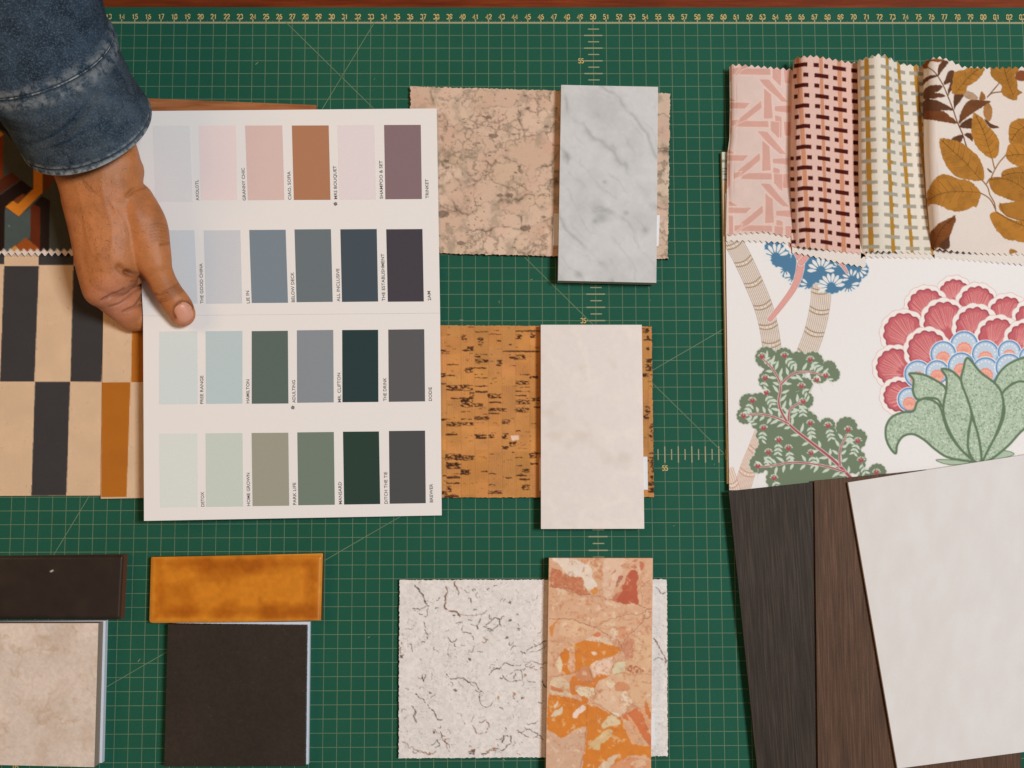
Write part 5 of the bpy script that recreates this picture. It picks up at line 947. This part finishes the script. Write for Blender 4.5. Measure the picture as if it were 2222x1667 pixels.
m_nail = mat('nail', (208, 142, 116), rough=.42, coat=.08, grain=.02, spec=.35)
mesh_obj('thumbnail', NV, NFc, m_nail, body, smooth=True)
# fine hairs on the back of the hand
JH = Join(); hr = random.Random(4)
for k in range(130):
    if hr.random() < .75: x = hr.gauss(195, 22); y = hr.uniform(390, 610)
    else: x = hr.gauss(250, 28); y = hr.uniform(360, 540)
    w0 = Vector(W(x, y, 0).tolist()); hit = bvh.ray_cast(Cw, (w0 - Cw).normalized())
    if hit[0] is None or hit[1].z < .2: continue
    p = np.array(hit[0]); nrm = np.array(hit[1]); a = hr.gauss(math.radians(-60), .5); l = hr.uniform(.0022, .0045); d = np.array([math.cos(a), math.sin(a), 0]); prp = np.array([-d[1], d[0], 0]) * .000055
    P = []
    for s_ in (0, .5, 1): P += [p + d * l * s_ + nrm * .0007 * math.sin(s_ * 2.6) + nrm * .0001 - prp * (1 - s_ * .8), p + d * l * s_ + nrm * .0007 * math.sin(s_ * 2.6) + nrm * .0001 + prp * (1 - s_ * .8)]
    JH.add(P, [(0, 1, 3, 2), (2, 3, 5, 4)])
hh = JH.build('hand_hair', mat('hair', (70, 42, 26), rough=.6, grain=0), body); hh['kind'] = 'stuff'
# denim sleeve: rings of an open tube swept down the forearm
keys = [  # t, right(px), left(px), bulge(px), zc, rz
    (0.00, (150, -330), (-330, -60), (20, 60), 8.4, 4.4), (0.25, (205, -120), (-230, 60), (20, 66), 7.8, 4.3), (0.42, (222, -5), (-150, 130), (20, 72), 7.2, 4.1), (0.52, (232, 40), (-125, 155), (20, 78), 6.8, 4.0), (0.56, (247, 62), (-112, 172), (20, 82), 6.6, 3.95),
    (0.585, (250, 72), (-100, 182), (20, 84), 6.55, 3.95), (0.66, (262, 118), (-60, 205), (20, 84), 6.3, 3.8), (0.76, (286, 170), (-10, 240), (20, 84), 5.9, 3.65), (0.85, (306, 202), (14, 270), (18, 82), 5.6, 3.5), (0.93, (320, 222), (38, 312), (16, 80), 5.3, 3.4), (0.965, (325, 232), (47, 328), (15, 79), 5.15, 3.35), (1.0, (327, 240), (54, 338), (14, 77), 5.05, 3.3)]
kt = [k[0] for k in keys]
def kv(t_, f): return np.interp(t_, kt, [f(k) for k in keys])
nt_, na = 260, 220; TT = np.linspace(0, 1, nt_); SV = []; sal = []
nz = fbm(nt_ + 4, na + 1, 38, 4, 3); nz2 = fbm(nt_ + 4, na + 1, 14, 3, 31)
ang = np.linspace(0, 2 * np.pi, na, endpoint=False)
seam = lambda t_, c, w_: np.exp(-((t_ - c) / w_) ** 2)
for it, t_ in enumerate(TT):
    R0 = np.array([kv(t_, lambda k: k[1][0]), kv(t_, lambda k: k[1][1])]); L0 = np.array([kv(t_, lambda k: k[2][0]), kv(t_, lambda k: k[2][1])]); D0 = np.array([kv(t_, lambda k: k[3][0]), kv(t_, lambda k: k[3][1])]); zc_ = kv(t_, lambda k: k[4]); rz_ = kv(t_, lambda k: k[5])
    C0 = (R0 + L0) / 2; A0 = (R0 - L0) / 2
    wr = (nz[it, :na] - .5) * .22 * (1 - seam(t_, 1, .03)) + (nz2[it, :na] - .5) * .07
    w_end = np.clip(np.minimum(np.arange(na), na - np.arange(na)) / 25., 0, 1); wr = wr * w_end        # seamless join
    f1 = .045 * (t_ > .575) - .075 * seam(t_, .5725, .006) - .035 * seam(t_, .560, .004) + .03 * seam(t_, .551, .006)  # cuff seam
    f2 = -.05 * seam(t_, .958, .005) + .035 * seam(t_, .972, .008) + .03 * seam(t_, .99, .01) + .02 * seam(t_, .948, .006)   # hem stitching
    pk_ = .02 * np.sin(ang * 60 + 9 * np.sin(ang * 7)) * seam(t_, .972, .014) + .015 * np.sin(ang * 52) * seam(t_, .60, .02)
    fold = -.26 * np.exp(-(((t_ - .70) - .13 * (ang - 1.3)) / .016) ** 2) * np.exp(-((ang - 1.55) / .55) ** 2) + .16 * np.exp(-(((t_ - .722) - .13 * (ang - 1.3)) / .02) ** 2) * np.exp(-((ang - 1.55) / .55) ** 2)
    g = 1 + (wr + f1 + f2 + pk_ + fold) / 4.2
    X = C0[0] + A0[0] * np.cos(ang) + D0[0] * np.sin(ang); Y = C0[1] + A0[1] * np.cos(ang) + D0[1] * np.sin(ang); Zr = zc_ + rz_ * np.sin(ang)
    P = W(X, Y, Zr); ctr = W(C0[0], C0[1], zc_); SV.append(ctr + (P - ctr) * g[:, None]); sal.append(np.full(na, t_))
ro = SV[-1]; ctr = ro.mean(0); SV.append(ctr + (ro - ctr) * .975 + (SV[-1] - SV[-4]) * .35); sal.append(np.full(na, 1.0)); SV.append(ctr + (ro - ctr) * .93); sal.append(np.full(na, 1.0))
for k in (12, 40, 90): q = SV[nt_ - k]; c_ = q.mean(0); SV.append(c_ + (q - c_) * .93); sal.append(np.full(na, .8))
SVa = np.concatenate(SV); nr_ = len(SV); i = np.arange(nr_ * na).reshape(nr_, na); j = np.roll(i, -1, 1)
SF = np.stack([i[:-1], i[1:], j[1:], j[:-1]], -1).reshape(-1, 4)
def denim():
    m = mat('denim', (50, 63, 76), rough=.88, grain=.22, gscale=1300, spec=.12, bump=('noise', 1500, .5)); nt = m.node_tree; N = nt.nodes; L = nt.links; b = N['Principled BSDF']
    src = b.inputs['Base Color'].links[0].from_socket
    at = N.new('ShaderNodeAttribute'); at.attribute_name = 'along'; tc = N.new('ShaderNodeTexCoord')
    def nz_(s, d=4, rg=.65): n = N.new('ShaderNodeTexNoise'); n.inputs['Scale'].default_value = s; n.inputs['Detail'].default_value = d; n.inputs['Roughness'].default_value = rg; L.new(tc.outputs['Object'], n.inputs['Vector']); return n.outputs['Fac']
    def rmp(x, els):
        r = N.new('ShaderNodeValToRGB'); e = r.color_ramp.elements
        while len(e) < len(els): e.new(.5)
        for i_, (p, v) in enumerate(els): e[i_].position = p; e[i_].color = (v, v, v, 1)
        L.new(x, r.inputs[0]); return r.outputs[0]
    def mth(op, a, c):
        n = N.new('ShaderNodeMath'); n.operation = op
        for i_, v in enumerate((a, c)):
            if isinstance(v, float): n.inputs[i_].default_value = v
            else: L.new(v, n.inputs[i_])
        return n.outputs[0]
    def mix(f, a, c):
        n = N.new('ShaderNodeMix'); n.data_type = 'RGBA'; L.new(f, n.inputs[0]); L.new(a, n.inputs[6])
        if isinstance(c, tuple): n.inputs[7].default_value = (*alb(c), 1)
        else: L.new(c, n.inputs[7])
        return n.outputs[2]
    big = rmp(nz_(60, 6, .75), [(.38, 0), (.60, 1)]); base = mix(mth('MULTIPLY', big, .8), src, (24, 32, 42))
    fine = rmp(nz_(900, 2), [(.48, 0), (.75, 1)]); base = mix(mth('MULTIPLY', fine, .42), base, (112, 126, 136))
    cuff = rmp(at.outputs['Fac'], [(.565, 0), (.58, .35), (1, .35)]); base = mix(mth('MULTIPLY', cuff, rmp(nz_(70), [(.4, 0), (.65, 1)])), base, (92, 100, 104))
    worn = rmp(at.outputs['Fac'], [(.52, 0), (.554, .5), (.5595, .0), (.5615, 1), (.5665, 1), (.569, 0), (.580, .35), (.60, .5), (.635, .0), (.93, 0), (.947, .6), (.955, .1), (.962, .1), (.975, .9), (1, .9)])
    spots = rmp(nz_(150, 3), [(.42, .0), (.58, 1)]); base = mix(mth('MULTIPLY', worn, mth('MULTIPLY', spots, .85)), base, (158, 160, 158))
    th = rmp(at.outputs['Fac'], [(.5555, 0), (.558, .9), (.5605, 0), (.5675, 0), (.5705, .9), (.5735, 0), (.955, 0), (.9580, .9), (.961, 0)]); base = mix(th, base, (20, 24, 34))
    rim_ = rmp(at.outputs['Fac'], [(.988, 0), (.996, .8), (1, .8)]); base = mix(mth('MULTIPLY', rim_, .7), base, (150, 148, 140))
    L.new(base, b.inputs['Base Color']); return m
sl = mesh_obj('denim_sleeve', SVa, SF, denim(), body, smooth=True, uv=np.concatenate(sal))
